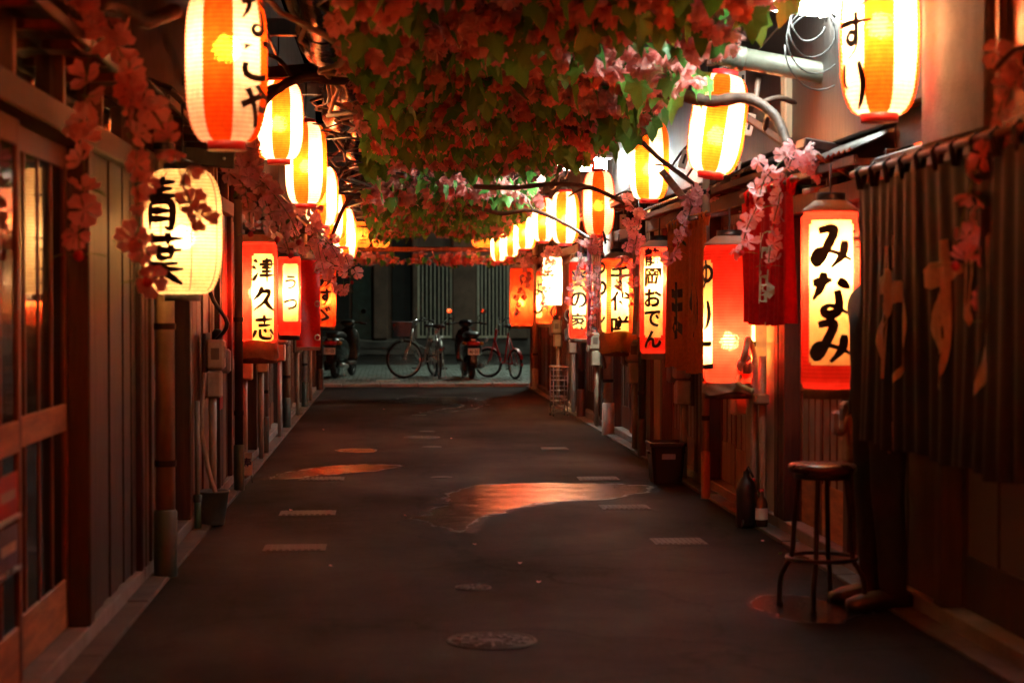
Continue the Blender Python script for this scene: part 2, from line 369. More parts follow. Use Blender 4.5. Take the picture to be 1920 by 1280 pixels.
# ------------------------------------------------------------------ ground
def ground_mat():
    m, n, l, b, o = nodes('worn_asphalt')
    tc = n.new('ShaderNodeTexCoord')
    def nz(s, d=6, ro=0.6, st=(1, 1, 1)):
        mp = n.new('ShaderNodeMapping'); mp.inputs['Scale'].default_value = st; l.new(tc.outputs['Object'], mp.inputs[0])
        t = n.new('ShaderNodeTexNoise'); t.inputs['Scale'].default_value = s; t.inputs['Detail'].default_value = d; t.inputs['Roughness'].default_value = ro
        l.new(mp.outputs[0], t.inputs['Vector']); return t
    big = nz(0.7, 8, 0.65); fine = nz(55, 5, 0.8); mid = nz(5, 6, 0.7)
    r1 = ramp(n, (0.018, 0.0165, 0.015), (0.034, 0.031, 0.028), 0.35, 0.68); l.new(big.outputs[0], r1.inputs[0])
    r2 = ramp(n, (0.62, 0.62, 0.62), (1, 1, 1), 0.3, 0.7); l.new(mid.outputs[0], r2.inputs[0])
    r3 = ramp(n, (0.55, 0.55, 0.55), (1, 1, 1), 0.35, 0.6); l.new(fine.outputs[0], r3.inputs[0])
    m1 = n.new('ShaderNodeMix'); m1.data_type = 'RGBA'; m1.blend_type = 'MULTIPLY'; m1.inputs[0].default_value = 1
    l.new(r1.outputs[0], m1.inputs[6]); l.new(r2.outputs[0], m1.inputs[7])
    m2 = n.new('ShaderNodeMix'); m2.data_type = 'RGBA'; m2.blend_type = 'MULTIPLY'; m2.inputs[0].default_value = 0.8
    l.new(m1.outputs[2], m2.inputs[6]); l.new(r3.outputs[0], m2.inputs[7])
    # aggregate speckle, cracks and old patch seams
    ag = n.new('ShaderNodeTexVoronoi'); ag.inputs['Scale'].default_value = 75; l.new(tc.outputs['Object'], ag.inputs['Vector'])
    ra = ramp(n, (2.6, 2.5, 2.4), (0.75, 0.75, 0.75), 0.0, 0.4); l.new(ag.outputs['Distance'], ra.inputs[0])
    m3 = n.new('ShaderNodeMix'); m3.data_type = 'RGBA'; m3.blend_type = 'MULTIPLY'; m3.inputs[0].default_value = 0.7
    l.new(m2.outputs[2], m3.inputs[6]); l.new(ra.outputs[0], m3.inputs[7])
    dv = n.new('ShaderNodeVectorMath'); dv.operation = 'MULTIPLY_ADD'; wn_ = nz(2.2, 4); dv.inputs[1].default_value = (0.5, 0.5, 0.5)
    l.new(wn_.outputs['Color'], dv.inputs[0]); l.new(tc.outputs['Object'], dv.inputs[2])
    ck = n.new('ShaderNodeTexVoronoi'); ck.feature = 'DISTANCE_TO_EDGE'; ck.inputs['Scale'].default_value = 0.55; l.new(dv.outputs[0], ck.inputs['Vector'])
    rk = ramp(n, (0.3, 0.3, 0.3), (1, 1, 1), 0.0, 0.012); l.new(ck.outputs['Distance'], rk.inputs[0])
    m4 = n.new('ShaderNodeMix'); m4.data_type = 'RGBA'; m4.blend_type = 'MULTIPLY'; m4.inputs[0].default_value = 0.8
    l.new(m3.outputs[2], m4.inputs[6]); l.new(rk.outputs[0], m4.inputs[7])
    sp = n.new('ShaderNodeTexVoronoi'); sp.feature = 'F1'; sp.distance = 'CHEBYCHEV'; sp.inputs['Scale'].default_value = 0.42; l.new(tc.outputs['Object'], sp.inputs['Vector'])
    rp = n.new('ShaderNodeSeparateColor'); l.new(sp.outputs['Color'], rp.inputs[0]); rq = ramp(n, (0.86, 0.86, 0.87), (1.05, 1.04, 1.03), 0.2, 0.8); l.new(rp.outputs[0], rq.inputs[0])
    m5 = n.new('ShaderNodeMix'); m5.data_type = 'RGBA'; m5.blend_type = 'MULTIPLY'; m5.inputs[0].default_value = 0.8
    l.new(m4.outputs[2], m5.inputs[6]); l.new(rq.outputs[0], m5.inputs[7]); l.new(m5.outputs[2], b.inputs['Base Color'])
    wet = nz(0.55, 5, 0.55, (1, 0.6, 1)); rr = n.new('ShaderNodeMapRange')
    rr.inputs['From Min'].default_value = 0.38; rr.inputs['From Max'].default_value = 0.62
    rr.inputs['To Min'].default_value = 0.6; rr.inputs['To Max'].default_value = 0.82
    l.new(wet.outputs[0], rr.inputs['Value']); l.new(rr.outputs[0], b.inputs['Roughness'])
    rs = n.new('ShaderNodeMapRange'); rs.inputs['From Min'].default_value = 0.38; rs.inputs['From Max'].default_value = 0.6
    rs.inputs['To Min'].default_value = 0.06; rs.inputs['To Max'].default_value = 0.03; l.new(wet.outputs[0], rs.inputs['Value']); l.new(rs.outputs[0], b.inputs['Specular IOR Level'])
    bp = n.new('ShaderNodeBump'); bp.inputs['Strength'].default_value = 1.0; bp.inputs['Distance'].default_value = 0.012
    l.new(fine.outputs[0], bp.inputs['Height'])
    bp2 = n.new('ShaderNodeBump'); bp2.inputs['Strength'].default_value = 0.15; bp2.inputs['Distance'].default_value = 0.015
    l.new(mid.outputs[0], bp2.inputs['Height']); l.new(bp.outputs[0], bp2.inputs['Normal']); l.new(bp2.outputs[0], b.inputs['Normal'])
    return m
asphalt = ground_mat()
struct('ground', MB().box(-60, 60, -20, 140, -0.3, 0), asphalt)
for nm, x0, x1 in (('kerb_strip', -1.2, -1.06), ('kerb_strip', 2.11, 2.25)):
    mb = MB(); y = -3.0
    while y < 27.8:
        L = R.uniform(0.55, 0.65); mb.box(x0, x1, y + .004, y + L - .004, -0.05, 0.018 + R.uniform(-.003, .003), 0.004); y += L
    struct(nm, mb, mat('kerb_dark', (0.07, 0.063, 0.055), 0.85, var=0.4, scale=5, bump=0.4, bscale=60))
YE = 28.0
struct('road', MB().box(-40, 40, 37.2, 45.4, -.1, 0.004), mat('road_asphalt', (0.045, 0.047, 0.045), 0.7, var=0.3, scale=3, bump=0.5, bscale=120))
kb = MB(); x = -20.0
while x < 20: kb.box(x + .005, x + .59, YE + .02, YE + .4, -.05, 0.05, 0.01); x += .6
struct('kerb', kb, mat('kerb_concrete', (0.28, 0.29, 0.27), 0.75, var=0.25, scale=4, bump=0.3))
pb = MB(); j = 0; y = YE + .43
while y < 37.1:
    x = -5.0 + (0.08 if j % 2 else 0)
    while x < 7:
        pb.box(x, x + .145, y, y + .145, -.02, 0.042 + R.uniform(-.003, .003), 0); x += .16
    y += .16; j += 1
pv = struct('pavement', MB().box(-30, 30, YE + .41, 37.2, -.06, 0.03), concrete)
bo = pb.build('paving_bricks', mat('paving', (0.16, 0.19, 0.175), 0.55, var=0.45, scale=5, bump=0.3), pv); bo['kind'] = 'stuff'
# yellow-white tactile slab set in the kerb line
p = at(728, 718, 29.3)
tg = thing('tactile_slab', 'pale ribbed tactile slab set in the pavement edge left of the bicycles', 'paving slab', (p.x, 29.3, 0.042))
MB().box(-.2, .2, -.25, .25, 0, .008, .003).build('slab', plaster, tg)
for k in range(4): MB().box(-.16 + k * .09, -.11 + k * .09, -.22, .22, .008, .014, .002).build('rib', plaster, tg)

# puddles: shallow water sheets with a soft, broken rim
def puddle_mat():
    m, n, l, b, o = nodes('puddle_water')
    b.inputs['Base Color'].default_value = (0.02, 0.017, 0.015, 1); b.inputs['Specular IOR Level'].default_value = 0.7
    tc = n.new('ShaderNodeTexCoord'); nz = n.new('ShaderNodeTexNoise'); nz.inputs['Scale'].default_value = 24; nz.inputs['Detail'].default_value = 6
    l.new(tc.outputs['Object'], nz.inputs['Vector'])
    at_ = n.new('ShaderNodeAttribute'); at_.attribute_name = 'depth'
    mr = n.new('ShaderNodeMapRange'); mr.inputs['To Min'].default_value = 0.65; mr.inputs['To Max'].default_value = 0.2; l.new(at_.outputs['Fac'], mr.inputs['Value']); l.new(mr.outputs[0], b.inputs['Roughness'])
    bp = n.new('ShaderNodeBump'); bp.inputs['Distance'].default_value = 0.005
    st = n.new('ShaderNodeMapRange'); st.inputs['To Min'].default_value = 0.3; st.inputs['To Max'].default_value = 0.75; l.new(at_.outputs['Fac'], st.inputs['Value']); l.new(st.outputs[0], bp.inputs['Strength'])
    l.new(nz.outputs[0], bp.inputs['Height']); l.new(bp.outputs[0], b.inputs['Normal'])
    n2 = n.new('ShaderNodeTexNoise'); n2.inputs['Scale'].default_value = 5; n2.inputs['Detail'].default_value = 9; n2.inputs['Roughness'].default_value = 0.7; l.new(tc.outputs['Object'], n2.inputs['Vector'])
    ad = n.new('ShaderNodeMath'); ad.operation = 'MULTIPLY_ADD'; ad.inputs[1].default_value = 1.7; l.new(n2.outputs[0], ad.inputs[0])
    sb = n.new('ShaderNodeMath'); sb.operation = 'SUBTRACT'; sb.inputs[1].default_value = 0.82; l.new(at_.outputs['Fac'], sb.inputs[0]); l.new(sb.outputs[0], ad.inputs[2])
    cr = n.new('ShaderNodeMapRange'); cr.inputs['From Min'].default_value = 0.3; cr.inputs['From Max'].default_value = 1.25; l.new(ad.outputs[0], cr.inputs['Value'])
    tp = n.new('ShaderNodeBsdfTransparent'); mx = n.new('ShaderNodeMixShader'); l.new(cr.outputs[0], mx.inputs[0])
    l.new(tp.outputs[0], mx.inputs[1]); l.new(b.outputs[0], mx.inputs[2]); l.new(mx.outputs[0], o.inputs['Surface'])
    return m
water = puddle_mat()
def puddle(outline_px, label, soft=.2, step=.05):
    pts = []
    for px, py in outline_px:
        d = CM @ Vector(((px - 960) / FPX, (640 - py) / FPX, -1.0)); q = Vector((0, 0, CAMZ)) + d * (-CAMZ / d.z); pts.append(q)
    P = [(p.x, p.y) for p in spline([*pts, pts[0]], 5)[:-1]]; n = len(P)
    def sdf(x, y):
        ins = False; best = 9e9
        for i in range(n):
            (ax, ay), (bx, by) = P[i], P[(i + 1) % n]; dx, dy = bx - ax, by - ay
            t = max(0, min(1, ((x - ax) * dx + (y - ay) * dy) / (dx * dx + dy * dy + 1e-12))); best = min(best, (x - ax - t * dx) ** 2 + (y - ay - t * dy) ** 2)
            if (ay > y) != (by > y) and x < (bx - ax) * (y - ay) / (by - ay) + ax: ins = not ins
        return math.sqrt(best) * (1 if ins else -1)
    x0, x1 = min(p[0] for p in P) - soft, max(p[0] for p in P) + soft; y0, y1 = min(p[1] for p in P) - soft, max(p[1] for p in P) + soft
    nx, ny = max(4, min(70, int((x1 - x0) / step))), max(4, min(70, int((y1 - y0) / step))); vs = []; dep = []; fs = []
    for a in range(nx + 1):
        for b in range(ny + 1):
            x, y = x0 + (x1 - x0) * a / nx, y0 + (y1 - y0) * b / ny
            q = (sdf(x, y) + .08 * noise.noise(Vector((x * 4, y * 4, 1))) + .04 * noise.noise(Vector((x * 11, y * 9, 4))) + soft * .35) / soft
            vs.append((x, y, .004)); dep.append(max(0, min(1, q)))
    for a in range(nx):
        for b in range(ny):
            k = a * (ny + 1) + b; c = (k, k + ny + 1, k + ny + 2, k + 1)
            if max(dep[v] for v in c) > 0: fs.append(c)
    o = MB().add(vs, fs, 0, True).build('puddle', water); o['kind'] = 'structure'; o['label'] = label
    at_ = o.data.attributes.new('depth', 'FLOAT', 'POINT'); at_.data.foreach_set('value', dep)
puddle([(745, 972), (800, 950), (850, 915), (960, 905), (1120, 905), (1240, 912), (1180, 935), (1040, 945), (950, 965), (900, 990), (850, 1015), (810, 990)], 'large glossy puddle spreading to the right in mid alley')
puddle([(470, 900), (520, 886), (600, 874), (690, 869), (760, 872), (740, 880), (680, 888), (600, 894), (530, 902)], 'long shallow wet patch on the left of the alley')
puddle([(617, 845), (660, 840), (715, 844), (670, 850)], 'small round puddle left of the alley centre', .1, .03)
puddle([(700, 752), (770, 745), (890, 745), (922, 760), (860, 772), (770, 775), (860, 760), (760, 756)], 'red tinted puddle near the far end of the alley')
puddle([(1392, 1135), (1420, 1118), (1500, 1115), (1590, 1125), (1640, 1150), (1560, 1170), (1450, 1162)], 'puddle under the tall black stool', .07, .02)

# ------------------------------------------------------------------ shop fronts
def shop(side, xf, y0, y1, label, name='row_shop', door=(0.3, 0.95), frame=wood_r, panel=wood_r, pane=frosted, wallm=wood_d, plank=0.14,
         lintel=1.93, nm=4, mid=0.87, eave=0.16, eave_z=2.28, upper=mortar, seed=1, low=0.3, postm=wood_d, plank_top=1.93, recess=0.06):
    r = random.Random(seed); t = thing(name, label, 'shop', (xf, (y0 + y1) / 2, 0), group='shop fronts lining the alley')
    yc = (y0 + y1) / 2
    def B(o0, o1, a, b, z0, z1, bev=0.004): return MB().box(-side * o0, -side * o1, a - yc, b - yc, z0, z1, bev)
    L = y1 - y0; d0, d1 = y0 + L * door[0], y0 + L * door[1]
    B(-.35, -.08, y0, y1, 0, 2.3, 0).build('back_wall', upper, t)
    B(-.08, .03, y0, y1, 0, .08, .006).build('sill', concrete, t)
    for yy in (y0, d0 - .1, d1, y1 - .1):
        B(-.08, .035, yy + .002, yy + .098, .08, lintel, .006).build('post', postm, t)
    B(-.08, .045, y0, y1, lintel, lintel + .1, .006).build('lintel', wood_d if frame != wood_o else wood_o, t)
    # planks each side of the door
    for a, b in ((y0 + .1, d0 - .1), (d1 + .1, y1 - .1)):
        y = a
        while y < b - .03:
            ww = min(plank * r.uniform(.9, 1.1), b - y)
            B(-.07, r.uniform(-.005, .008), y + .003, y + ww - .003, .08, plank_top, .004).build('plank', wallm, t); y += ww
    # two sliding doors
    m_ = (d0 + d1) / 2
    for k, (a, b) in enumerate(((d0, m_ + .03), (m_ - .03, d1))):
        if b - a < .2: continue
        o = -.015 - recess * .6 * k; th = .03
        dr = B(o - th * .7, o - th * .3, a + .02, b - .02, .1, lintel - .01, 0).build('door', pane, t)
        def S(q0, q1, a_, b_, z0, z1, n_, m_2): B(o - th + q0, o + q1, a_, b_, z0, z1, .003).build(n_, m_2, dr).location = (0, 0, 0)
        S(0, 0, a, a + .05, .085, lintel - .004, 'stile', frame); S(0, 0, b - .05, b, .085, lintel - .004, 'stile', frame)
        S(0, 0, a + .05, b - .05, lintel - .09, lintel - .004, 'rail', frame)
        S(0, .002, a + .05, b - .05, mid - .05, mid + .05, 'rail', panel)
        S(0, -.002, a + .05, b - .05, .085, low, 'kick_panel', panel)
        for q in range(nm):
            yy = a + .05 + (b - a - .1) * (q + 1) / (nm + 1)
            S(.004, -.004, yy - .013, yy + .013, low, mid - .05, 'muntin', frame); S(.004, -.004, yy - .013, yy + .013, mid + .05, lintel - .09, 'muntin', frame)
    # transom lights
    tr = B(-.06, -.05, y0 + .1, y1 - .1, lintel + .1, eave_z - .04, 0).build('transom', glass_k, t)
    nq = max(2, int(L / .8))
    for q in range(nq + 1):
        yy = y0 + .1 + (L - .2) * q / nq; B(-.075, .0, yy - .02, yy + .02, lintel + .1, eave_z - .04, .003).build('muntin', frame, tr)
    # pent roof with rafters
    if eave > 0:
        ez = eave_z; mb = MB(); n = max(4, int(L / .1)); vs = []; fs = []
        for i in range(n * 2 + 1):
            yy = y0 - yc + L * i / (n * 2); dz = .008 * (1 if i % 2 else -1)
            for oo, z in ((-.05, ez + .1), (eave, ez + .02)):
                vs += [(-side * oo, yy, z + dz + .01), (-side * oo, yy, z + dz)]
        for i in range(n * 2):
            a = i * 4; fs += [(a, a + 2, a + 6, a + 4), (a + 1, a + 5, a + 7, a + 3), (a + 2, a + 3, a + 7, a + 6)]
        ev = mb.add(vs, fs, 0, True).build('eave', tin, t)
        B(eave - .03, eave - .008, y0 + .01, y1 - .01, ez - .045, ez - .004, .003).build('fascia', wood_d, ev)
        yy = y0 + .15
        while yy < y1 - .1:
            B(-.05, eave - .035, yy, yy + .04, ez - .04, ez - .006, .003).build('rafter', wood_r, ev); yy += .45
    # upper storey of tin and boards
    B(-.4, -.02, y0 + .003, y1 - .003, eave_z + .13, 4.6, .01).build('upper_wall', upper, t)
    return t, B

LX, RX = -1.18, 2.24
tA, BA = shop(-1, LX, 3.0, 8.25, 'nearest shop front on the left, orange wood sliding doors with dark glass', door=(0.33, 0.715), frame=wood_r, panel=wood_o, pane=glass_k, wallm=wood_bl, plank=.19,
     lintel=1.9, nm=3, mid=.88, low=.27, eave=.14, eave_z=2.24, seed=3, postm=wood_bl, recess=.05)
shop(-1, LX, 8.27, 11.9, 'left shop front with red-brown slatted doors behind the cream lantern', door=(0.08, 0.5), frame=wood_r, panel=wood_r, pane=glass_k, wallm=wood_r, seed=4, nm=5)
shop(-1, LX, 11.92, 15.3, 'left shop front beside the tall red lantern with black kanji', door=(0.25, 0.9), frame=wood_r, panel=wood_r, wallm=wood_r, seed=5)
shop(-1, LX, 15.32, 18.7, 'left shop front with dark planks and brown meters, third from the end', door=(0.3, 0.9), frame=wood_d, panel=wood_r, wallm=wood_d, seed=6)
shop(-1, LX, 18.72, 22.6, 'left shop front behind the red plastic banner', door=(0.3, 0.9), frame=wood_r, panel=wood_d, wallm=wood_r, seed=7)
shop(-1, LX, 22.62, 27.7, 'last shop front on the left before the street', door=(0.3, 0.75), frame=wood_d, panel=wood_d, wallm=wood_d, seed=8)
shop(1, RX, 3.2, 8.0, 'nearest shop front on the right behind the long navy curtain', door=(0.3, 0.78), frame=wood_d, panel=wood_d, pane=frosted, wallm=mortar, plank=.5, eave=0, eave_z=2.05, lintel=1.87, seed=11, nm=2)
shop(1, RX, 8.02, 9.95, 'right shop front with pale striped glass door behind the black stool', door=(0.25, 0.92), frame=wood_r, panel=wood_o, pane=frost_p, wallm=wood_d, seed=12, nm=3, upper=wood_bl, low=.36, eave=.12, eave_z=2.0, lintel=1.8)
shop(1, RX, 9.97, 12.5, 'right shop front with white pilaster beside the red cloth curtain', door=(0.32, 0.88), frame=wood_r, panel=wood_p, pane=frost_p, wallm=plaster, plank=.5, seed=13, nm=3, upper=wood_bl, low=.36, eave=.14, eave_z=2.08)
shop(1, RX, 12.52, 15.1, 'right shop front behind the orange curtain and black bin', door=(0.1, 0.7), frame=wood_r, panel=wood_r, wallm=wood_p, upper=wood_bl, seed=14, eave=.16, eave_z=2.06)
shop(1, RX, 15.12, 18.0, 'right shop front with grey door beside the gold wrapped lantern', door=(0.2, 0.85), frame=wood_d, panel=wood_r, wallm=mortar, plank=.4, upper=wood_bl, seed=15)
shop(1, RX, 18.02, 21.2, 'right shop front behind the pink streamer', door=(0.2, 0.85), frame=wood_r, panel=wood_d, wallm=wood_d, upper=wood_bl, seed=16)
shop(1, RX, 21.22, 24.4, 'right shop front behind the glowing white lantern', door=(0.2, 0.85), frame=wood_d, panel=wood_d, wallm=wood_r, seed=17)
shop(1, RX, 24.42, 27.7, 'last shop front on the right before the street', door=(0.2, 0.85), frame=wood_d, panel=wood_r, wallm=wood_d, seed=18)

# upper storey of the nearest right shop: framed window, corrugated sheet, cooling unit
far_gl = glass_mat('far_glass', (.012, .014, .012), .5)
wn = thing('upper_window', 'wide upper window with dark wooden frame above the navy curtain', 'window', (2.2, 5.4, 1.98))
MB().box(.03, .04, -1.6, .88, .02, .62, 0).build('pane', frosted, wn)
for a, b, z0, z1 in ((-1.65, .93, -.03, .03), (-1.65, .93, .6, .68), (-1.65, -1.6, .03, .6), (.88, .94, .03, .6), (-.4, -.34, .03, .6)):
    MB().box(0, .06, a, b, z0, z1, .005).build('frame', wood_r, wn)
pl = thing('wall_pillar', 'grey mortar pillar between the upper window and the big white lantern', 'pillar', (2.2, 6.78, 1.95))
MB().box(-.02, .3, -.4, .38, 0, .78, .01).build('shaft', concrete, pl)
MB().box(-.05, .3, -.43, .41, .78, .84, .01).build('ledge', wood_p, pl)
cs = thing('corrugated_sheet', 'beige corrugated wall sheet above the upper window', 'wall panel', (2.2, 5.3, 2.72))
mb = MB(); vs = []; fs = []
for i in range(120):
    yy = -1.6 + i * .022; vs += [(.01 * (i % 2), yy, 0), (.01 * (i % 2), yy, 1.1)]
for i in range(119): a = 2 * i; fs.append((a, a + 2, a + 3, a + 1))
mb.add(vs, fs, 0, False).build('sheet', plaster, cs); MB().box(-.05, .03, -1.65, 1.05, -.05, -.005, .005).build('batten', wood_r, cs)
acb = thing('cooling_unit', 'pinkish beige wall unit box beside the big white and orange lantern', 'air conditioner', (2.05, 6.75, 2.85))
MB().box(-.05, .3, -.35, .32, 0, .5, .03).build('casing', pink_box, acb)
for k in range(3): MB().box(-.062, -.052, -.3 + k * .21, -.13 + k * .21, .06, .44, .004).build('rib_panel', pink_box, acb)
MB().tube(spline([(-.03, -.2, .0), (-.06, -.25, -.1), (-.02, -.5, -.06), (.02, -.6, .25)], 6), .018, 8).build('hose', cable_w, acb)
for k in range(2): MB().box(-.04, .2, -.28 + k * .45, -.24 + k * .45, -.06, -.003, .004).build('bracket', pink_box, acb)

# ------------------------------------------------------------------ far street
WY = 46.0
fw = thing('street_building', 'dark grey building across the street with two barred windows', 'building', (0, WY, 0))
def P(px, py=572): return at(px, py, WY)
def fx(px): return P(px).x
MB().box(-14, 14, .3, 2, 0, 6, 0).build('wall', slate, fw)
MB().box(-14, 14, .12, .295, 0, .42, .02).build('plinth', concrete, fw)
for a, b in ((540, 655), (735, 772)): MB().box(fx(a), fx(b), .2, .296, .42, 3.2, .01).build('recessed_panel', slate_d, fw)
for a, b in ((700, 727), (773, 783), (848, 893), (955, 990)): MB().box(fx(a), fx(b), -.05, .295, .42, 3.4, .03).build('pier', slate, fw)
for (a, b) in ((785, 846), (897, 953)):
    wdw = MB().box(fx(a), fx(b), .24, .296, .5, 2.5, 0).build('window', far_gl, fw)
    MB().box(fx(a) - .03, fx(b) + .03, .0, .235, .44, .5, .004).build('bar_rail', bar_m, wdw)
    MB().box(fx(a) - .03, fx(b) + .03, .1, .235, 2.42, 2.5, .004).build('bar_rail', bar_m, wdw)
    nb = 9
    for k in range(nb):
        xx = fx(a) + (fx(b) - fx(a)) * k / (nb - 1); q = .03 if k in (0, nb - 1) else .017
        MB().box(xx - q, xx + q, .05, .05 + 2 * q, .5, 2.42, .004).build('bar', bar_m, wdw)
# roll-down front and doorway further left
MB().box(fx(660), fx(697), .18, .296, .42, 3.0, .01).build('shutter', mat('green_shutter', (.04, .08, .06), .5), fw)
hd = MB(); 
MB().tube([at(600, 632, 45.6) - Vector((0, WY, 0)), at(700, 640, 45.6) - Vector((0, WY, 0)), at(760, 640, 45.6) - Vector((0, WY, 0))], .02, 6).build('pipe', pvc, fw)
for X_, Y_, lab in ((4.6, 33.2, 'street lamp on the near side of the far street'), (5.2, 42.4, 'added unseen street lamp brightening the dark building, far side of the street')):
    sl = thing('street_lamp', lab, 'street lamp', (X_, Y_, 0), group='street lamps')
    MB().tube([(0, 0, 0), (0, 0, 4.8), (-.3, 0, 5.1), (-1.0, 0, 5.2)], .05, 10).build('pole', steel, sl)
    MB().box(-1.6, -.95, -.12, .12, 5.17, 5.27, .03).build('head', steel, sl)
    MB().box(-1.55, -1.0, -.1, .1, 5.15, 5.168, 0).build('lens', street_m if Y_ < 40 else wall_fill_m, sl)
# ------------------------------------------------------------------ paper lanterns
ICO = None
def bulb_mesh(k):
    r = random.Random(3); pts = []                       # glowing tangle standing in for a bulb, shaped to soften the hot spot's edge
    d = Vector()
    for _ in range(230):
        d = d * .72 + Vector((r.gauss(0, 1), r.gauss(0, 1), r.gauss(0, 1))) * .0185
        if d.length > .06: d = d * (.06 / d.length)
        pts.append(d.copy())
    return MB().tube(pts, .002, 3, cap=True).mesh('bulb', bulb_of(k))
BMESH = {}
def bulb(parent, z, k):
    if k not in BMESH: BMESH[k] = bulb_mesh(k)
    o = obj('bulb', BMESH[k], parent, (0, 0, z)); return o
def prof_round(t):
    u = abs(2 * t - 1); return 0.25 + 0.25 * max(0, 1 - u ** 3.4) ** 0.5
RB = {}
def round_body(kind, ribs=36):
    if kind in RB: return RB[kind]
    seg = 64; prof = []; band = []
    for i in range(ribs + 1):
        for q, f in ((0, 1.0), (.2, 1.0), (.6, .965)):
            t = (i + q - .1) / ribs
            if 0 <= t <= 1: prof.append((prof_round(t) * f, t)); band.append(q == 0)
    mb = MB().lathe(prof, seg)
    if kind == 'striped':
        mb.m = [(0 if ((k % seg) // 8) % 2 == 0 else 1) + (2 if band[k // seg] else 0) for k in range(len(mb.f))]; mats = [pap_w, pap_o, pap_wr, pap_or]
    else: mb.m = [1 if band[k // seg] else 0 for k in range(len(mb.f))]; mats = [pap_c, pap_cr] if kind == 'cream' else [pap_mo, pap_or]
    RB[kind] = mb.mesh('lantern_body', mats); return RB[kind]
def wrap(cols, Rf, ang, zc, lift=.004):
    mb = MB()
    for vs, fs in cols:
        mb.add([((Rf(zc + v) + lift) * math.cos(ang + u / Rf(zc)), (Rf(zc + v) + lift) * math.sin(ang + u / Rf(zc)), zc + v) for u, v in vs], fs)
    return mb
def round_lantern(px, y0, y1, wpx, Y, label, phase=0.0, k=1.0, kind='striped', text=None, toff=0.0, tsize=.1, group='striped round lanterns', tilt=0.0, capm=None, hang=.35, bz=.5):
    b = at(px, y1, Y); h = (y1 - y0) / FPX * Y; wd = wpx / FPX * Y
    t = thing('paper_lantern', label, 'lantern', (b.x, b.y, b.z), group=group)
    if tilt: t.rotation_euler = (0, tilt, 0)
    phi = math.atan2(-b.y, -b.x)
    obj('paper_body', round_body(kind), t, (0, 0, 0), (0, 0, phi + phase), (wd, wd, h))
    capm = capm or red_p; rc = wd * .235
    MB().lathe([(rc, -.03), (rc, .004), (rc * .9, .004), (rc * .9, -.026), (.001, -.026), (.001, -.03), (rc, -.03)], 28).build('bottom_ring', capm, t)
    MB().lathe([(rc, h - .004), (rc, h + .028), (rc * .9, h + .028), (rc * .9, h - .004), (rc, h - .004)], 28).build('top_ring', capm, t)
    hk = MB().tube([(-rc * .9, 0, h + .02), (0, 0, h + .06), (rc * .9, 0, h + .02)], .004, 6)
    hk.tube([(0, 0, h * bz + .05), (0, 0, h + hang)], .005, 6); hk.build('cord', cable_m, t)
    bulb(t, h * bz - .02, k)
    Rf = lambda z: prof_round(min(1, max(0, z / h))) * wd
    if kind != 'striped':
        sm = MB()
        for q in range(8):
            a = phi + phase + q * math.pi / 4; sm.tube([((Rf(z) + .001) * math.cos(a), (Rf(z) + .001) * math.sin(a), z) for z in [h * i / 24 for i in range(25)]], .0022, 5)
        sm.build('seam_lines', red_p, t)
    if text:
        wrap(column(text, tsize, tsize * 1.05, .17 if kind != 'striped' else .12), Rf, phi + toff, h * .5).build('lettering', ink, t)
    return t

# left row
round_lantern(425, -28, 268, 152, 7.0, 'largest orange and white striped lantern, upper left, black hiragana on its side', .17, .22, text='なごや', toff=.86, tsize=.17, bz=.62)
round_lantern(523, 155, 300, 92, 11.6, 'striped lantern just right of and behind the largest one at upper left', .5, .85)
round_lantern(574, 232, 383, 78, 13.9, 'third striped lantern in the left row', .12, .95)
round_lantern(603, 315, 423, 64, 17.0, 'fourth striped lantern in the left row', .3, .9)
round_lantern(625, 360, 450, 50, 19.6, 'fifth striped lantern in the left row', .0, .9)
round_lantern(643, 392, 462, 44, 22.2, 'sixth striped lantern in the left row', .35, 1.1)
round_lantern(653, 405, 484, 34, 25.0, 'slim far striped lantern at the end of the left row', .1, 1.1, text='いらっしゃい', toff=-.3, tsize=.06)
# right row
round_lantern(1649, -72, 216, 150, 7.1, 'very bright white and yellow lantern, upper right, with black hiragana', .37, 1.3, text='わすり', toff=-.72, tsize=.19, bz=.62)
round_lantern(1333, 140, 324, 106, 9.6, 'tilted striped lantern behind the brown curved branch, right row', .3, 1.0, text='なぎさ', toff=-1.4, tsize=.09, tilt=.14, bz=.42)
round_lantern(1217, 226, 374, 76, 13.6, 'third striped lantern of the right row, below a brown branch', .0, 1.0, text='いずみ', toff=-1.45, tsize=.09, bz=.42)
round_lantern(1122, 322, 441, 62, 17.0, 'dim lantern with a red-orange central stripe in the right row', .39, .2)
round_lantern(1060, 360, 456, 54, 19.5, 'fifth bright striped lantern of the right row', .06, 1.2)
round_lantern(1019, 372, 452, 44, 21.4, 'striped lantern half hidden behind its brighter neighbour, right row', .25, .9)
round_lantern(985, 400, 466, 42, 23.4, 'seventh striped lantern of the right row', .05, 1.2)
round_lantern(957, 410, 481, 34, 25.2, 'narrow striped lantern second from the far end, right row', .35, .8)
round_lantern(936, 422, 489, 32, 26.8, 'striped lantern at the far end of the right row', .1, 1.2)
# rows go on behind the camera
for X, Y, z, k in ((-.78, 3.4, 2.05, .9), (1.95, 3.8, 2.1, 1.2), (-.8, -.6, 2.1, .8), (1.9, -1.0, 2.1, .8)):
    t = round_lantern(960, 400, 600, 150, 7.0, 'striped lantern of the rows beyond the near edge of the view', .2, k); t.location = (X, Y, z)
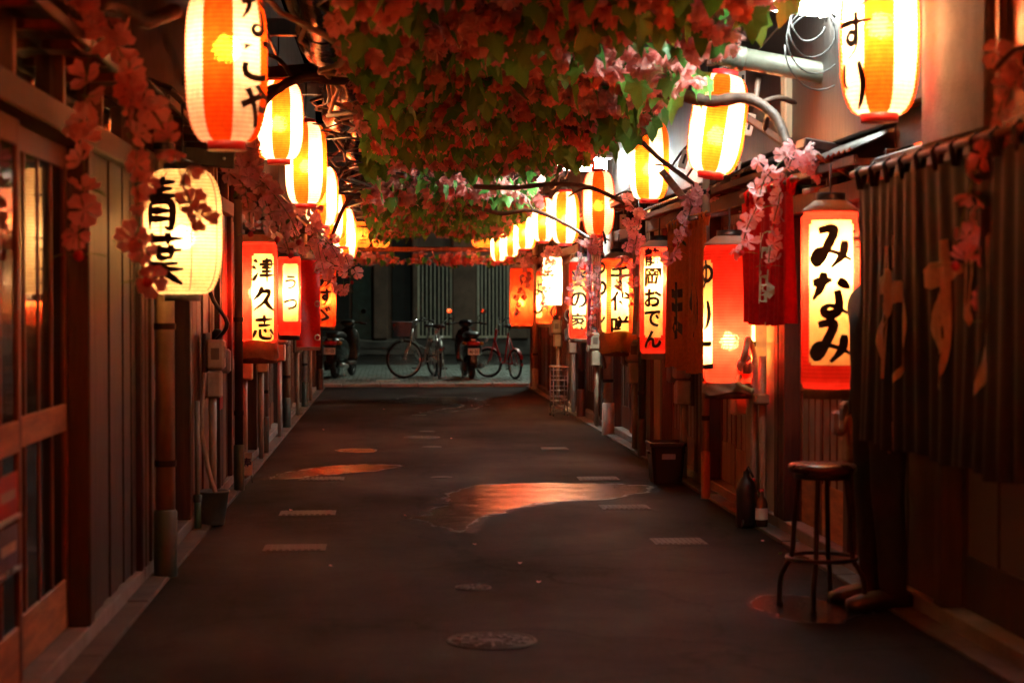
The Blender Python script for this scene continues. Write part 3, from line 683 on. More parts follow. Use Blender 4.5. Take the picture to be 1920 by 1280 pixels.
# lanterns with kanji hung at the alley mouth
for px, tx, wpx in ((676, '酒', 40), (714, '集', 34), (905, '海', 44)):
    round_lantern(px, 416, 464, wpx, 27.3, {676: 'small orange kanji lantern above the flower fringe, leftmost at the alley mouth', 714: 'small orange kanji lantern at the alley mouth, partly behind hanging leaves', 905: 'squat orange kanji lantern at the right of the alley mouth'}[px],
                    .2, .22, 'mouth', tx, 0.0, .3, group='kanji lanterns at the alley mouth', capm=black_p, hang=.2)
# cream lantern
round_lantern(343, 322, 552, 146, 8.0, 'cream lantern with thin red lines and thick black kanji, left wall', .22, .24, 'cream', '青葉', -.6, .235, group=None, capm=black_p, hang=.3, bz=.5)

def cyl_lantern(px, y0, y1, wpx, Y, label, text, toff=0.0, tsize=.12, pitch=None, panel=(.6, .08, .12), k=1.0, body=pap_r, panm=pap_y, bz=.45, cap='plastic', base=True, extra=None, wt=.17, outline=False, pad=.02):
    b = at(px, y1, Y); h = (y1 - y0) / FPX * Y; rr = wpx / FPX * Y / 2
    t = thing('tall_lantern', label, 'lantern', (b.x, b.y, b.z), group='tall cylindrical shop lanterns')
    phi = math.atan2(-b.y, -b.x); seg = 72; ribs = 44
    prof = [(rr * .9, 0)]
    for i in range(ribs * 2 + 1):
        q = i / (ribs * 2); e = min(1, min(q, 1 - q) / .03); prof.append((rr * (.93 + .07 * e ** .5) * (1 if i % 2 == 0 else .985), .012 + (h - .024) * (q + (.33 / (ribs * 2) if i % 2 == 0 and 0 < i < ribs * 2 else 0))))
    prof.append((rr * .9, h))
    mb = MB().lathe(prof, seg); pw, pb_, pt = panel
    for fi in range(len(mb.f)):
        ring, sgm = divmod(fi, seg); a = (sgm + .5) / seg * 2 * math.pi; zz = prof[ring][1] / h
        for off in [toff] + ([extra[0]] if extra else []):
            da = (a - off + math.pi) % (2 * math.pi) - math.pi
            if ring % 2 == 1: mb.m[fi] = 2 if mb.m[fi] == 0 else mb.m[fi]
            if pw and abs(da) < pw and pb_ < zz < 1 - pt and not (abs(da) > pw - .09 and (zz < pb_ + .02 or zz > 1 - pt - .02)): mb.m[fi] = 1
    bo_ = mb.build('paper_body', [body, panm, pap_rr if body in (pap_r, pap_ro) else body], t); bo_.rotation_euler = (0, 0, phi)
    MB().lathe([(rr * .55, h + .05), (rr * .98, h + .006), (rr * .98, h - .004), (rr * .5, h - .002)], 36).build('top_cap', plaster if cap == 'plastic' else wood_bl, t)
    MB().lathe([(rr * .5, h + .052), (rr * .5, h + .085), (.001, h + .09)], 24).build('hanger_plate', black_p, t)
    if base: MB().lathe([(rr * .9, -.0), (rr * .9, -.045), (.001, -.05)], 36).build('base_ring', wood_p if cap == 'plastic' else wood_bl, t)
    MB().tube([(0, 0, h * bz + .04), (0, 0, h + .22)], .006, 6).build('cord', cable_m, t)
    bulb(t, h * bz, k)
    Rf = lambda z: rr
    pitch = pitch or tsize * 1.08; zc = h * (pb_ + (1 - pt)) / 2
    if text:
        if outline: wrap(column(text, tsize * 1.02, pitch, wt + .13), Rf, phi + toff, zc, .002).build('lettering_edge', pap_c, t)
        wrap(column(text, tsize, pitch, wt), Rf, phi + toff, zc, .004).build('lettering', ink, t)
    if extra: wrap(column(extra[1], tsize, pitch, wt), Rf, phi + extra[0], zc, .004).build('lettering', ink, t)
    return t
for X_, Y_, k_, lab in ((1.72, 4.1, 1.6, 'added tall orange lantern lighting the near left door, unseen right of the view'), (-.95, 3.2, 2.6, 'added tall orange lantern lighting the navy curtain, unseen left of the view')):  # unseen lanterns added to light the left door and the navy curtain
    t = cyl_lantern(1367, 456, 716, 98, 10.4, lab, 'やきとり', 0, .15, .17, (.5, .1, .1), k_, body=pap_ro, bz=.5); t.location = (X_, Y_, .85)
cyl_lantern(480, 455, 642, 80, 12.6, 'tall red lantern with black kanji on a yellow panel, left wall', '津久志', .38, .17, .2, (.58, .0, .13), 1.0, bz=.5, extra=(2.6, '津久志'))
cyl_lantern(543, 482, 628, 42, 16.4, 'red lantern in clear plastic, second tall one on the left', 'うつ', .1, .13, .2, (.75, .16, .1), 1.1, bz=.55, cap='wood')
cyl_lantern(612, 500, 612, 36, 22.5, 'red lantern with large outlined black brush letters near the left scooter', 'みすゞ', -.1, .2, .22, (0, .1, .1), .5, body=pap_ro, bz=.45, cap='wood', outline=True)
cyl_lantern(1556, 392, 728, 110, 8.05, 'tall red lantern with black hiragana on a cream panel beside the navy curtain', 'みなみ', .05, .2, .215, (.8, .13, .06), 1.1, bz=.72, wt=.185)
cyl_lantern(1367, 456, 716, 98, 10.4, 'tall red lantern with a glowing spot behind the small red curtain', 'ゆりこ', -1.12, .17, .24, (.42, .1, .12), 1.0, bz=.3, extra=(1.5, 'ゆりこ'))
cyl_lantern(1236, 462, 662, 74, 13.3, 'red lantern with two columns of outlined black letters beside the orange curtain', '静岡おでん', -.35, .14, .155, (.55, .14, .1), 1.3, bz=.7, extra=(.95, 'おでん'), outline=True)
cyl_lantern(1160, 484, 628, 66, 15.6, 'orange lantern with kanji, its foot wrapped in gold plastic', '千代咲', .1, .18, .22, (.55, .02, .13), 1.0, body=pap_ro, bz=.5, extra=(-1.3, 'いらっしゃい'))
cyl_lantern(1089, 490, 634, 44, 18.7, 'red lantern with black letters on a narrow cream panel left of the pink streamer', '楽の家', -.2, .19, .23, (.6, .12, .12), 1.1, bz=.4)
cyl_lantern(1036, 482, 572, 36, 21.6, 'glowing white lantern, the brightest on the right wall', None, 0, .1, .1, (0, .1, .1), 3.2, body=pap_w, bz=.5, base=False)
cyl_lantern(1024, 508, 606, 38, 23.2, 'red lantern with a plastic sheet tied round it, right of the end lantern', 'よし', -.9, .2, .25, (.5, .1, .1), .9, body=pap_ro, bz=.4)
cyl_lantern(978, 502, 610, 44, 26.4, 'plain red-orange lantern at the right alley mouth above the red bicycle', None, 0, .1, .1, (0, .1, .1), .75, body=pap_ro, bz=.4)

# clear and gold plastic skirts tied below lanterns
def skirt(px, y0, y1, wpx, Y, m, label):
    b = at(px, y1, Y); h = (y1 - y0) / FPX * Y; rr = wpx / FPX * Y / 2; mb = MB(); n = 48; vs = []; fs = []
    t = thing('plastic_skirt', label, 'plastic cover', (b.x, b.y, b.z))
    for i in range(7):
        z = h * i / 6
        for k_ in range(n):
            a = 2 * math.pi * k_ / n; q = rr * (1.0 + .03 * math.sin(9 * a + i) + .02 * math.sin(17 * a - i * 2)); vs.append((q * math.cos(a), q * math.sin(a), z + .012 * math.sin(3 * a)))
    for i in range(6):
        for k_ in range(n): a = i * n + k_; b_ = i * n + (k_ + 1) % n; fs.append((a, b_, b_ + n, a + n))
    mb.add(vs, fs, 0, True).build('sheet', m, t)
    MB().lathe([(rr * .95, .0), (rr * .95, -.03), (rr * .4, -.035)], 32).build('foot_ring', wood_r, t)
gold_pl = petal_mat('gold_plastic', (.4, .2, .03), (.55, .3, .06), .35, .9)
clear_pl = petal_mat('dull_plastic', (.45, .2, .1), (.5, .25, .12), .4, .9)
skirt(1160, 622, 660, 72, 15.6, gold_pl, 'crumpled gold plastic sheet under the kanji lantern')
skirt(480, 640, 672, 82, 12.6, clear_pl, 'orange translucent plastic wrapped under the tall kanji lantern')
skirt(1367, 718, 736, 98, 10.4, pvc_b, 'beige drip tray under the red lantern with the glowing spot')

# fluorescent street fittings above the right shops
for px, py, Y, lab in ((1466, 4, 8.9, 'white fluorescent lamp at the upper right behind the flowers'), (1085, 312, 17.6, 'white fluorescent lamp above the right row in mid alley')):
    c = at(px, py, Y); t = thing('fluorescent_lamp', lab, 'lamp', (c.x, c.y, c.z), .5, group='fluorescent fittings')
    MB().box(-.35, .35, -.1, .1, .08, .12, .01).build('housing', white_p, t)
    MB().box(-.3, .3, -.09, .09, -.04, .075, .03).build('lit_cover', tube_m if Y < 12 else tube_m2, t)
    for e in (-.31, .3): MB().box(e, e + .012, -.05, .05, -.05, .08, .003).build('socket', white_p, t)
    MB().tube([(.3, 0, .12), (.4, .05, .2), (.75, .1, .2)], .02, 8).build('arm', steel, t)
# ------------------------------------------------------------------ shop curtains
def noren(X, y0, y1, ztop, zbot, strips, m, label, amp=.02, fold=.09, text=None, tm=None, tsize=(.3, .3), tz=None, tabs=True, seed=1, rodm=wood_r, rot=None, wt=.09, ty=None):
    r = random.Random(seed); t = thing('shop_curtain', label, 'curtain', (X, (y0 + y1) / 2, zbot), group='cloth shop curtains')
    yc = (y0 + y1) / 2; H = ztop - zbot; W = (y1 - y0) / strips
    MB().tube([(0, y0 - yc - .06, H + .05), (0, y1 - yc + .06, H + .05)], .014, 10).build('rod', rodm, t)
    ph = r.uniform(0, 6)
    def off(y, z):
        q = 1 - z / H; q = .35 + .65 * q
        return q * amp * (math.sin(2 * math.pi * y / fold + ph + .6 * math.sin(3 * z)) + .55 * math.sin(2 * math.pi * y / (fold * 2.3) + 2 * ph + z)) + .012 * math.sin(5 * y + 2 * z)
    for s_ in range(strips):
        a = y0 + W * s_ - yc + .004; b = a + W - .008; ny = max(10, int((b - a) / (fold / 8))); nz_ = 14; vs = []; fs = []
        for i in range(ny + 1):
            for j in range(nz_ + 1):
                y = a + (b - a) * i / ny; z = H * j / nz_; vs.append((off(y, z), y, z + (.01 * math.sin(y * 9 + s_) if j == 0 else 0)))
        for i in range(ny):
            for j in range(nz_): q = i * (nz_ + 1) + j; fs.append((q, q + 1, q + nz_ + 2, q + nz_ + 1))
        MB().add(vs, fs, 0, True).build('cloth_strip', m, t)
    if tabs:
        y = y0 - yc + .03
        while y < y1 - yc - .02:
            MB().tube([(.004, y, H - .02), (.017, y, H + .05), (0, y, H + .068), (-.017, y, H + .05), (-.004, y, H - .02)], .012, 6).build('loop', m, t); y += .13 * W / .35
    if text:
        n = len(text); side = 1 if X > 0 else -1
        for i, ch in enumerate(text):
            vs, fs = glyph(ch, wt); cyy = (ty[i] - yc) if ty else y1 - yc - (y1 - y0) * (i + .5) / n
            o = []
            for u, v in vs:
                y = cyy - side * (u - .5) * tsize[0]; z = (tz if tz else H * .5) + (v - .5) * tsize[1]; o.append((off(y, z) - side * .005, y, z))
            MB().add(o, fs).build('lettering', tm, t)
    return t
noren(1.9, 4.4, 7.12, 1.79, .75, 5, navy, 'long dark navy curtain with pale brush letters at the right', .011, .13, 'わすり', creamcl, (.42, .52), .52, seed=2, wt=.15, ty=(6.55, 6.0, 5.6))
noren(1.98, 8.62, 9.85, 1.87, 1.2, 3, redcl, 'short red curtain with pale pattern right of the garland', .022, .12, 'は', creamcl, (.5, .4), .3, seed=3, wt=.2)
noren(1.97, 10.95, 12.5, 1.82, .86, 4, orangecl, 'orange-brown curtain with black letters between two red lanterns', .018, .13, 'まり', ink, (.4, .4), .4, seed=4, wt=.16)
noren(2.02, 14.1, 14.8, 1.78, 1.05, 2, whitecl, 'grey-white curtain with red spots in front of the kanji lantern', .014, .2, 'り', redcl, (.3, .35), .3, seed=5, wt=.3)
noren(1.98, 24.2, 24.7, 1.9, 1.35, 1, whitecl, 'pale grey cloth strip near the alley mouth', .01, .12, seed=7)
noren(1.95, 22.0, 22.4, 1.75, 1.25, 1, whitecl, 'pale cloth strip under the glowing white lantern', .01, .12, seed=8)
noren(1.92, 17.05, 17.35, 1.88, .92, 2, pinkcl, 'long pink streamer hanging in front of the right lanterns', .012, .1, seed=9)
# red plastic banner, left wall
rb = thing('red_banner', 'red plastic banner with cream rings hung on the left wall', 'banner', tuple(at(578, 650, 19.0)))
mb = MB(); vs = []; fs = []
for i in range(13):
    for j in range(13):
        u = -.13 + .26 * i / 12; z = .93 * j / 12; vs.append((u, .02 * math.sin(u * 30 + z * 4) + .015 * math.sin(z * 17), z))
for i in range(12):
    for j in range(12): q = i * 13 + j; fs.append((q, q + 13, q + 14, q + 1))
redpl = petal_mat('red_plastic', (.6, .01, .01), (.7, .02, .015), .35, .9)
mb.add(vs, fs, 0, True).build('sheet', redpl, rb)
for k in range(5): MB().lathe([(.022, -.003), (.035, -.003), (.035, .003), (.022, .003)], 16, (-.105 if k % 2 else .1, -.035, .1 + k * .18), axis='y').build('ring_print', creamcl, rb)
MB().tube([(-.15, 0, .94), (.15, 0, .94)], .012, 8).build('rod', wood_p, rb)
MB().box(-.13, .13, -.03, .03, -.04, -.0, .004).build('foot_rail', wood_r, rb)

# ------------------------------------------------------------------ meters, pipes and other wall clutter
def meter(side, Y, z, label, seed, m=None, sc_=1.0, pipe=True):
    r = random.Random(seed); x = (LX + .03) if side < 0 else (RX - .03)
    t = thing('meter_box', label, 'meter', (x, Y, z), group='utility meters on the walls'); s = -side; k = sc_
    m = m or meter_b
    def B(o0, o1, a, b, z0, z1, nm, mm, bev=.008): return MB().box(s * o0 * k, s * o1 * k, a * k, b * k, z0 * k, z1 * k, bev).build(nm, mm, t)
    B(0, .02, -.14, .14, -.2, .2, 'back_board', wood_d)
    c1 = B(.02, .13, -.13, .0, -.02, .16, 'meter_case', m, .015)
    c2 = B(.02, .15, .01, .12, -.05, .1, 'meter_case', meter_g if r.random() < .5 else m, .015)
    B(.02, .11, -.12, -.01, -.19, -.03, 'breaker_case', m, .01); B(.02, .1, .02, .11, -.2, -.06, 'breaker_case', m, .01)
    MB().box(s * .131 * k, s * .134 * k, -.11 * k, -.03 * k, .05 * k, .12 * k).build('dial_window', frosted, c1)
    MB().box(s * .05 * k, s * .1 * k, -.134 * k, -.131 * k, .04 * k, .11 * k).build('dial_window', frosted, c1)
    MB().lathe([(.034 * k, .14 * k), (.034 * k, .2 * k), (.02 * k, .22 * k), (.001, .225 * k)], 12, (s * .07 * k, .06 * k, 0)).build('service_head', black_p, t)
    for q in range(3):
        a = r.uniform(-.1, .1)
        MB().tube(spline([(s * .06 * k, a * k, .15 * k), (s * r.uniform(.08, .16) * k, (a + r.uniform(-.1, .1)) * k, .26 * k), (s * .04 * k, r.uniform(-.12, .12) * k, .45 * k), (s * .02, r.uniform(-.1, .1), .8)], 5), .009, 6).build('wire', cable_m if q else cable_w, t)
    if pipe:
        MB().tube([(s * .05 * k, -.06 * k, -.19 * k), (s * .05 * k, -.06 * k, -z + .02)], .02, 8).build('conduit', pvc_b if r.random() < .5 else pvc, t)
        MB().tube([(s * .05 * k, .07 * k, -.2 * k), (s * .05 * k, .07 * k, -z + .02)], .014, 8).build('conduit', pvc, t)
    return t
meter(-1, 10.9, .93, 'nearest meter cluster on the left wall above the grey tub', 1)
meter(-1, 13.2, .95, 'meter cluster under the tall kanji lantern', 2, sc_=1.05)
meter(-1, 14.9, .93, 'second meter cluster under the left lanterns', 3)
meter(-1, 17.3, .95, 'meter cluster under the plastic-wrapped lantern', 4)
meter(-1, 20.6, .95, 'meter cluster near the red banner', 5)
meter(-1, 23.8, .95, 'meter cluster close to the left scooter', 6)
meter(1, 10.75, .84, 'nearest meter cluster on the right wall with white valve pipes', 7, sc_=1.1, pipe=False)
meter(1, 12.95, .78, 'right meter cluster above the black bin', 8, sc_=1.1)
meter(1, 15.6, .82, 'right meter cluster below the gold plastic', 9, sc_=1.1)
meter(1, 18.6, .85, 'right meter cluster beside the grey drain pipe', 10)
meter(1, 21.0, .92, 'right meter cluster behind the wire rack', 11)
meter(1, 23.0, .95, 'far right meter cluster under the red lanterns', 12)
meter(1, 8.2, .72, 'small beige meter just behind the stool', 13, sc_=.8, pipe=False)

def drain(side, Y, label, m=pvc, foot=pvc_g, r=.035, top=2.2, o=.07):
    x = LX + o if side < 0 else RX - o
    t = thing('drain_pipe', label, 'pipe', (x, Y, 0), group='drain pipes on the walls')
    MB().tube([(0, 0, .3), (0, 0, top)], r, 14).build('pipe', m, t)
    MB().lathe([(r * 1.25, .012), (r * 1.25, .32), (r * 1.05, .33)], 14).build('foot_sleeve', foot, t)
    for z in (.55, 1.2, top - .15): MB().lathe([(r * 1.18, -.015), (r * 1.18, .015)], 14, (0, 0, z)).build('clip', black_m, t)
drain(-1, 8.45, 'beige drain pipe beside the nearest left pillar', pvc_b, r=.045, o=.1)
drain(-1, 12.35, 'green-footed post left of the tall kanji lantern', wood_d, pvc_g, .03, o=.11)
drain(-1, 15.4, 'grey pipe beside the second left meters', pvc, pvc_g, .03)
drain(-1, 18.6, 'beige pipe halfway down the left wall', pvc_b, pvc_g)
drain(-1, 22.4, 'grey pipe near the red banner', pvc, pvc_g, .035)
drain(-1, 26.8, 'dark pipe at the left end of the alley', wood_d, wood_d, .05)
drain(1, 17.4, 'fat grey drain pipe on the right wall', pvc, pvc, .05, o=.1)
drain(1, 14.9, 'green drain pipe under the gold plastic', pvc_g, pvc_g, .03, o=.12)
drain(1, 20.2, 'dark drain pipe behind the wire rack', wood_d, wood_d, .04)
drain(1, 26.9, 'grey post at the right end of the alley', pvc, pvc, .04, o=.06)
drain(1, 11.6, 'slim beige pipe left of the pale glass door', pvc_b, pvc_b, .025, o=.16)

# valve pipework on the right wall below the glowing red lantern
vp = thing('valve_pipework', 'curled white and green valve pipes below the glowing red lantern', 'pipework', (RX - .1, 10.2, 0))
MB().tube(spline([(0, .12, .2), (0, .12, .9), (-.02, .1, 1.05), (-.06, 0, 1.1), (-.09, -.08, 1.04), (-.1, -.05, .98)], 5), .02, 10).build('pipe', cable_w, vp)
MB().tube(spline([(-.06, -.02, 1.0), (-.1, .02, .96), (-.08, .08, .92), (-.02, .1, .95)], 5), .022, 10).build('elbow', white_p, vp)
MB().tube(spline([(-.1, .05, .88), (-.12, -.04, .84), (-.05, -.1, .8)], 5), .016, 8).build('green_hose', mat('green_hose', (.3, .42, .2), .4), vp)
MB().lathe([(.03, -.03), (.036, 0), (.03, .03)], 12, (-.06, .03, .93)).build('valve', steel, vp)
MB().tube([(.03, .02, .02), (.03, .02, 1.0)], .022, 10).build('riser', pvc_b, vp)
MB().box(-.02, .06, -.05, .09, .72, .78, .01).build('clamp', pvc_b, vp)
MB().tube(spline([(.02, -.02, .5), (.02, -.04, .12), (.0, -.02, .05), (-.03, .04, .05)], 5), .018, 8).build('bend', pvc_b, vp)
# pilaster
wp = thing('white_pilaster', 'pale pilaster glowing red beside the small red curtain', 'pilaster', (RX, 10.5, 0))
MB().box(-.1, .05, -.08, .07, .02, 1.8, .012).build('shaft', plaster, wp)
MB().box(-.12, .05, -.1, .09, 1.8, 1.86, .01).build('cap', wood_r, wp)

# black bar stool
st = at(1541, 1150, 7.42); t = thing('bar_stool', 'tall black round bar stool with four legs and foot ring', 'stool', (st.x, 7.42, 0))
MB().lathe([(.001, .585), (.13, .585), (.142, .592), (.146, .605), (.142, .618), (.13, .624), (.001, .626)], 32).build('seat', mat('stool_vinyl', (.06, .02, .015), .28, var=.2, bump=.05), t)
MB().lathe([(.118, .56), (.122, .56), (.122, .588), (.118, .588)], 32).build('seat_rim', black_m, t)
for k in range(4):
    a = math.pi / 4 + .35 + k * math.pi / 2; c, s = math.cos(a), math.sin(a)
    MB().tube(spline([(c * .1, s * .1, .58), (c * .118, s * .118, .4), (c * .13, s * .13, .23), (c * .155, s * .155, .18), (c * .18, s * .18, .12), (c * .183, s * .183, .008)], 5), .011, 8).build('leg', black_m, t)
    MB().lathe([(.001, .001), (.014, .001), (.014, .02), (.011, .024)], 10, (c * .183, s * .183, 0)).build('foot', rubber, t)
n = 40; MB().tube([(.148 * math.cos(2 * math.pi * i / n), .148 * math.sin(2 * math.pi * i / n), .22) for i in range(n + 1)], .009, 8).build('foot_ring', black_m, t)

# black waste bin
b = at(1271, 908, 12.8); t = thing('waste_bin', 'black plastic bin against the right wall', 'bin', (2.0, 12.8, 0))
mb = MB(); rg = []
for z, q in ((.0, .1), (.02, .105), (.27, .125), (.275, .135), (.3, .135), (.302, .12), (.04, .1)):
    rg.append([(q * sx_ * (1 if abs(sy_) < .9 else .95), q * sy_ * 1.15, z) for sx_, sy_ in ((-1, -.85), (-.85, -1), (.85, -1), (1, -.85), (1, .85), (.85, 1), (-.85, 1), (-1, .85))])
mb.loft(rg, smooth=False).build('bin_body', black_p, t)
MB().box(-.14, .14, -.05, .05, .215, .235, .004).build('handle', black_p, t)
MB().box(-.05, .05, -.142, -.13, .18, .22, .002).build('sticker', meter_g, t)
# bottles in the corner
for (dx, dy, hgt, lab) in ((0, 0, .22, 'front brown bottle with pale label in the corner by the pipe'), (-.03, .11, .27, 'taller brown bottle behind the labelled one')):
    t = thing('bottle', lab, 'bottle', (2.13 + dx, 10.05 + dy, .018), group='bottles by the pipe')
    MB().lathe([(.001, 0), (.034, .002), (.036, .02), (.036, hgt * .6), (.028, hgt * .72), (.014, hgt * .8), (.013, hgt * .96), (.001, hgt * .97)], 18).build('glass_body', brown_gl, t)
    MB().lathe([(.0365, hgt * .2), (.0365, hgt * .5)], 18).build('label', paper_lab, t)
    MB().lathe([(.015, hgt * .93), (.015, hgt), (.001, hgt)], 12).build('cap', red_p, t)
t = thing('gas_cylinder', 'small dark grey cylinder standing under the nearest right meter', 'cylinder', (2.06, 10.15, .0))
MB().lathe([(.001, .005), (.055, .005), (.06, .03), (.06, .22), (.05, .27), (.02, .3), (.018, .33), (.001, .335)], 20).build('tank', black_m, t)
MB().tube([(0, 0, .32), (.0, -.05, .36), (.03, -.06, .3)], .008, 6).build('hose', cable_m, t)
for q in range(3): MB().tube([(.05 * math.cos(q * 2.1), .05 * math.sin(q * 2.1), .06), (.085 * math.cos(q * 2.1), .085 * math.sin(q * 2.1), .004)], .006, 6).build('leg', black_m, t)

# grey tub and green stake by the left wall
t = thing('plastic_tub', 'grey-blue plastic tub at the foot of the left wall', 'tub', (-1.06, 10.45, 0))
MB().lathe([(.001, .008), (.065, .008), (.07, .02), (.095, .2), (.1, .2), (.1, .21), (.09, .21), (.066, .02), (.001, .02)], 24).build('tub_body', blue_tub, t)
MB().tube(spline([(-.05, .08, .9), (-.07, .05, .6), (-.03, .02, .35), (.02, 0, .18)], 6), .014, 8).build('hose', cable_w, t)
t = thing('green_stake', 'short green post standing in front of the grey tub', 'post', (-1.12, 10.2, 0))
MB().tube([(0, 0, 0), (0, 0, .2)], .02, 10).build('post', mat('green_paint', (.05, .16, .1), .45), t); MB().tube([(0, 0, .2), (0, 0, .75)], .014, 8).build('pipe', pvc, t)
MB().lathe([(.026, .17), (.026, .21), (.001, .215)], 10).build('cap', pvc_g, t)
# small standing sign
t = thing('small_sign', 'small white standing sign with blue kanji by the left wall', 'sign', (-1.07, 13.0, 0), .1)
MB().box(-.04, .04, -.006, .006, .05, .22, .003).build('board', white_p, t)
for s in (-1, 1): MB().tube([(s * .035, 0, .06), (s * .04, -.03, 0)], .004, 6).build('leg', black_m, t)
mb = MB(); blue_ink = mat('blue_ink', (.02, .03, .12), .6, bump=0)
for i, ch in enumerate('寿'):
    vs, fs = glyph(ch, .12); mb.add([((u - .5) * .065, -.0085, .145 + (v - .5) * .075) for u, v in vs], fs)
mb.build('lettering', blue_ink, t)
# wire rack on castors
b = at(1046, 778, 20.6); t = thing('wire_rack', 'narrow wire basket rack with orange top by the right wall', 'rack', (1.95, 20.6, 0), .1)
for sx_ in (-1, 1):
    for sy_ in (-1, 1):
        MB().tube([(sx_ * .085, sy_ * .1, .03), (sx_ * .085, sy_ * .1, .57)], .006, 6).build('upright', steel, t)
        MB().lathe([(.001, -.008), (.016, -.008), (.016, .008), (.001, .008)], 10, (sx_ * .085, sy_ * .1, .016), axis='x').build('castor', rubber, t)
for q in range(5):
    z = .06 + q * .12; mb = MB()
    for a, b_ in (((-1, -1), (1, -1)), ((1, -1), (1, 1)), ((1, 1), (-1, 1)), ((-1, 1), (-1, -1))):
        mb.tube([(a[0] * .085, a[1] * .1, z), (b_[0] * .085, b_[1] * .1, z)], .004, 6); mb.tube([(a[0] * .085, a[1] * .1, z + .05), (b_[0] * .085, b_[1] * .1, z + .05)], .003, 6)
    for w_ in range(5): mb.tube([(-.085 + .0425 * w_, -.1, z), (-.085 + .0425 * w_, .1, z)], .002, 5)
    mb.build('wire_shelf', steel, t)
MB().box(-.1, .1, -.115, .115, .57, .585, .006).build('top_board', wood_o, t)
# red poster tag on the left
t = thing('red_poster', 'narrow red poster strip behind the nearest left meters', 'poster', (LX + .06, 11.6, .62))
MB().box(-.003, .003, -.09, .09, 0, .62, .001).build('sheet', redpl, t); MB().tube([(0, -.1, .625), (0, .1, .625)], .006, 6).build('rod', wood_p, t)
# notices on the nearest left door
for k, (z, m_) in enumerate(((.66, red_p), (.5, mat('blue_print', (.08, .1, .18), .6)))):
    t = thing('door_notice', ('upper red' if k == 0 else 'lower blue') + ' notice in a rail on the nearest left door', 'notice', (LX + .02, 5.38, z), group='notices on the door')
    MB().box(0, .004, -.14, .14, 0, .13, .001).build('card', m_, t); MB().box(-.004, .012, -.16, .16, -.015, -.002, .002).build('holder_rail', steel, t)
    MB().box(.0045, .005, -.1, .1, .05, .08, 0).build('print_band', paper_lab, t)
# ------------------------------------------------------------------ covers set in the ground
def gpt(px, py):
    d = CM @ Vector(((px - 960) / FPX, (640 - py) / FPX, -1.0)); q = Vector((0, 0, CAMZ)) + d * (-CAMZ / d.z); return q
for px, py, wpx, lab in ((922, 1201, 168, 'largest round iron manhole cover in the foreground'), (887, 1102, 68, 'small round iron cover behind the big manhole'), (828, 895, 40, 'small round cover just beyond the large puddle'),
        (810, 838, 36, 'small round cover in mid alley'), (791, 820, 68, 'wide faint manhole cover in mid alley'), (801, 809, 28, 'small cover touching the wide faint manhole'), (786, 778, 28, 'tiny round cover near the far end'), (772, 742, 24, 'farthest small round cover')):
    g = gpt(px, py); D = wpx / FPX * g.y; rr = D / 2
    t = thing('manhole_cover', lab, 'manhole cover', (g.x, g.y, 0), group='round covers in the alley floor')
    MB().lathe([(rr * .93, .001), (rr * .93, .006), (rr, .006), (rr * 1.02, .001)], 40).build('frame_ring', iron, t)
    MB().lathe([(.0005, .004), (rr * .9, .004), (rr * .91, .001)], 40).build('lid', iron, t)
    if wpx > 60:
        for q in range(3): MB().lathe([(rr * (.25 + .22 * q), .004), (rr * (.255 + .22 * q), .007), (rr * (.3 + .22 * q), .007), (rr * (.305 + .22 * q), .004)], 32).build('raised_ring', iron, t)
        for q in range(12):
            a = q * math.pi / 6; MB().box(-.006, .006, rr * .32, rr * .86, .004, .0075, .001, M=Matrix.Rotation(a, 4, 'Z')).build('raised_bar', iron, t)
for px, py, wpx, lab in ((553, 1027, 116, 'nearest rectangular iron cover on the left'), (577, 962, 104, 'rectangular iron cover left of the large puddle'), (603, 898, 84, 'rectangular grate at the edge of the left wet patch'), (1272, 1015, 100, 'dark rectangular cover on the right'), (1172, 951, 92, 'rectangular cover right of the large puddle'), (1122, 897, 76, 'rectangular grate above the large puddle'), (1040, 841, 50, 'rectangular cover far on the right')):
    g = gpt(px, py); W = wpx / FPX * g.y
    t = thing('gully_cover', lab, 'drain cover', (g.x, g.y, 0), group='rectangular covers in the alley floor')
    MB().box(-W / 2, W / 2, -.13, .13, -.02, .004, .002).build('frame', iron, t)
    for q in range(9): MB().box(-W * .44 + W * .1 * q, -W * .44 + W * .1 * q + W * .06, -.11, .11, .004, .008, .002).build('bar', iron, t)

# ------------------------------------------------------------------ artificial blossoms and leaves
def flower_geo(rad_, layers=1, cup=.35, rr=None):
    vs = [(0, 0, -.12 * rad_)]; fs = []
    for L in range(layers):
        s = 1 - .28 * L; o = L * .63
        for k in range(5):
            a = o + k * 2 * math.pi / 5 + (rr.uniform(-.12, .12) if rr else 0); c = cup + .35 * L + (rr.uniform(-.35, .35) if rr else 0)
            def q(r_, da, lift): ang = a + da; return (r_ * rad_ * s * math.cos(ang), r_ * rad_ * s * math.sin(ang), (lift + c * r_ * r_) * rad_ * s)
            b = len(vs); vs += [q(.45, -.5, 0), q(.5, 0, -.08), q(.45, .5, 0), q(.8, -.6, .04), q(1.0, -.3, .06), q(.92, 0, -.02), q(1.0, .3, .06), q(.8, .6, .04)]
            fs += [(0, b, b + 1), (0, b + 1, b + 2), (b, b + 3, b + 4, b + 1), (b + 1, b + 4, b + 5), (b + 1, b + 5, b + 6), (b + 1, b + 6, b + 7, b + 2)]
    return vs, fs
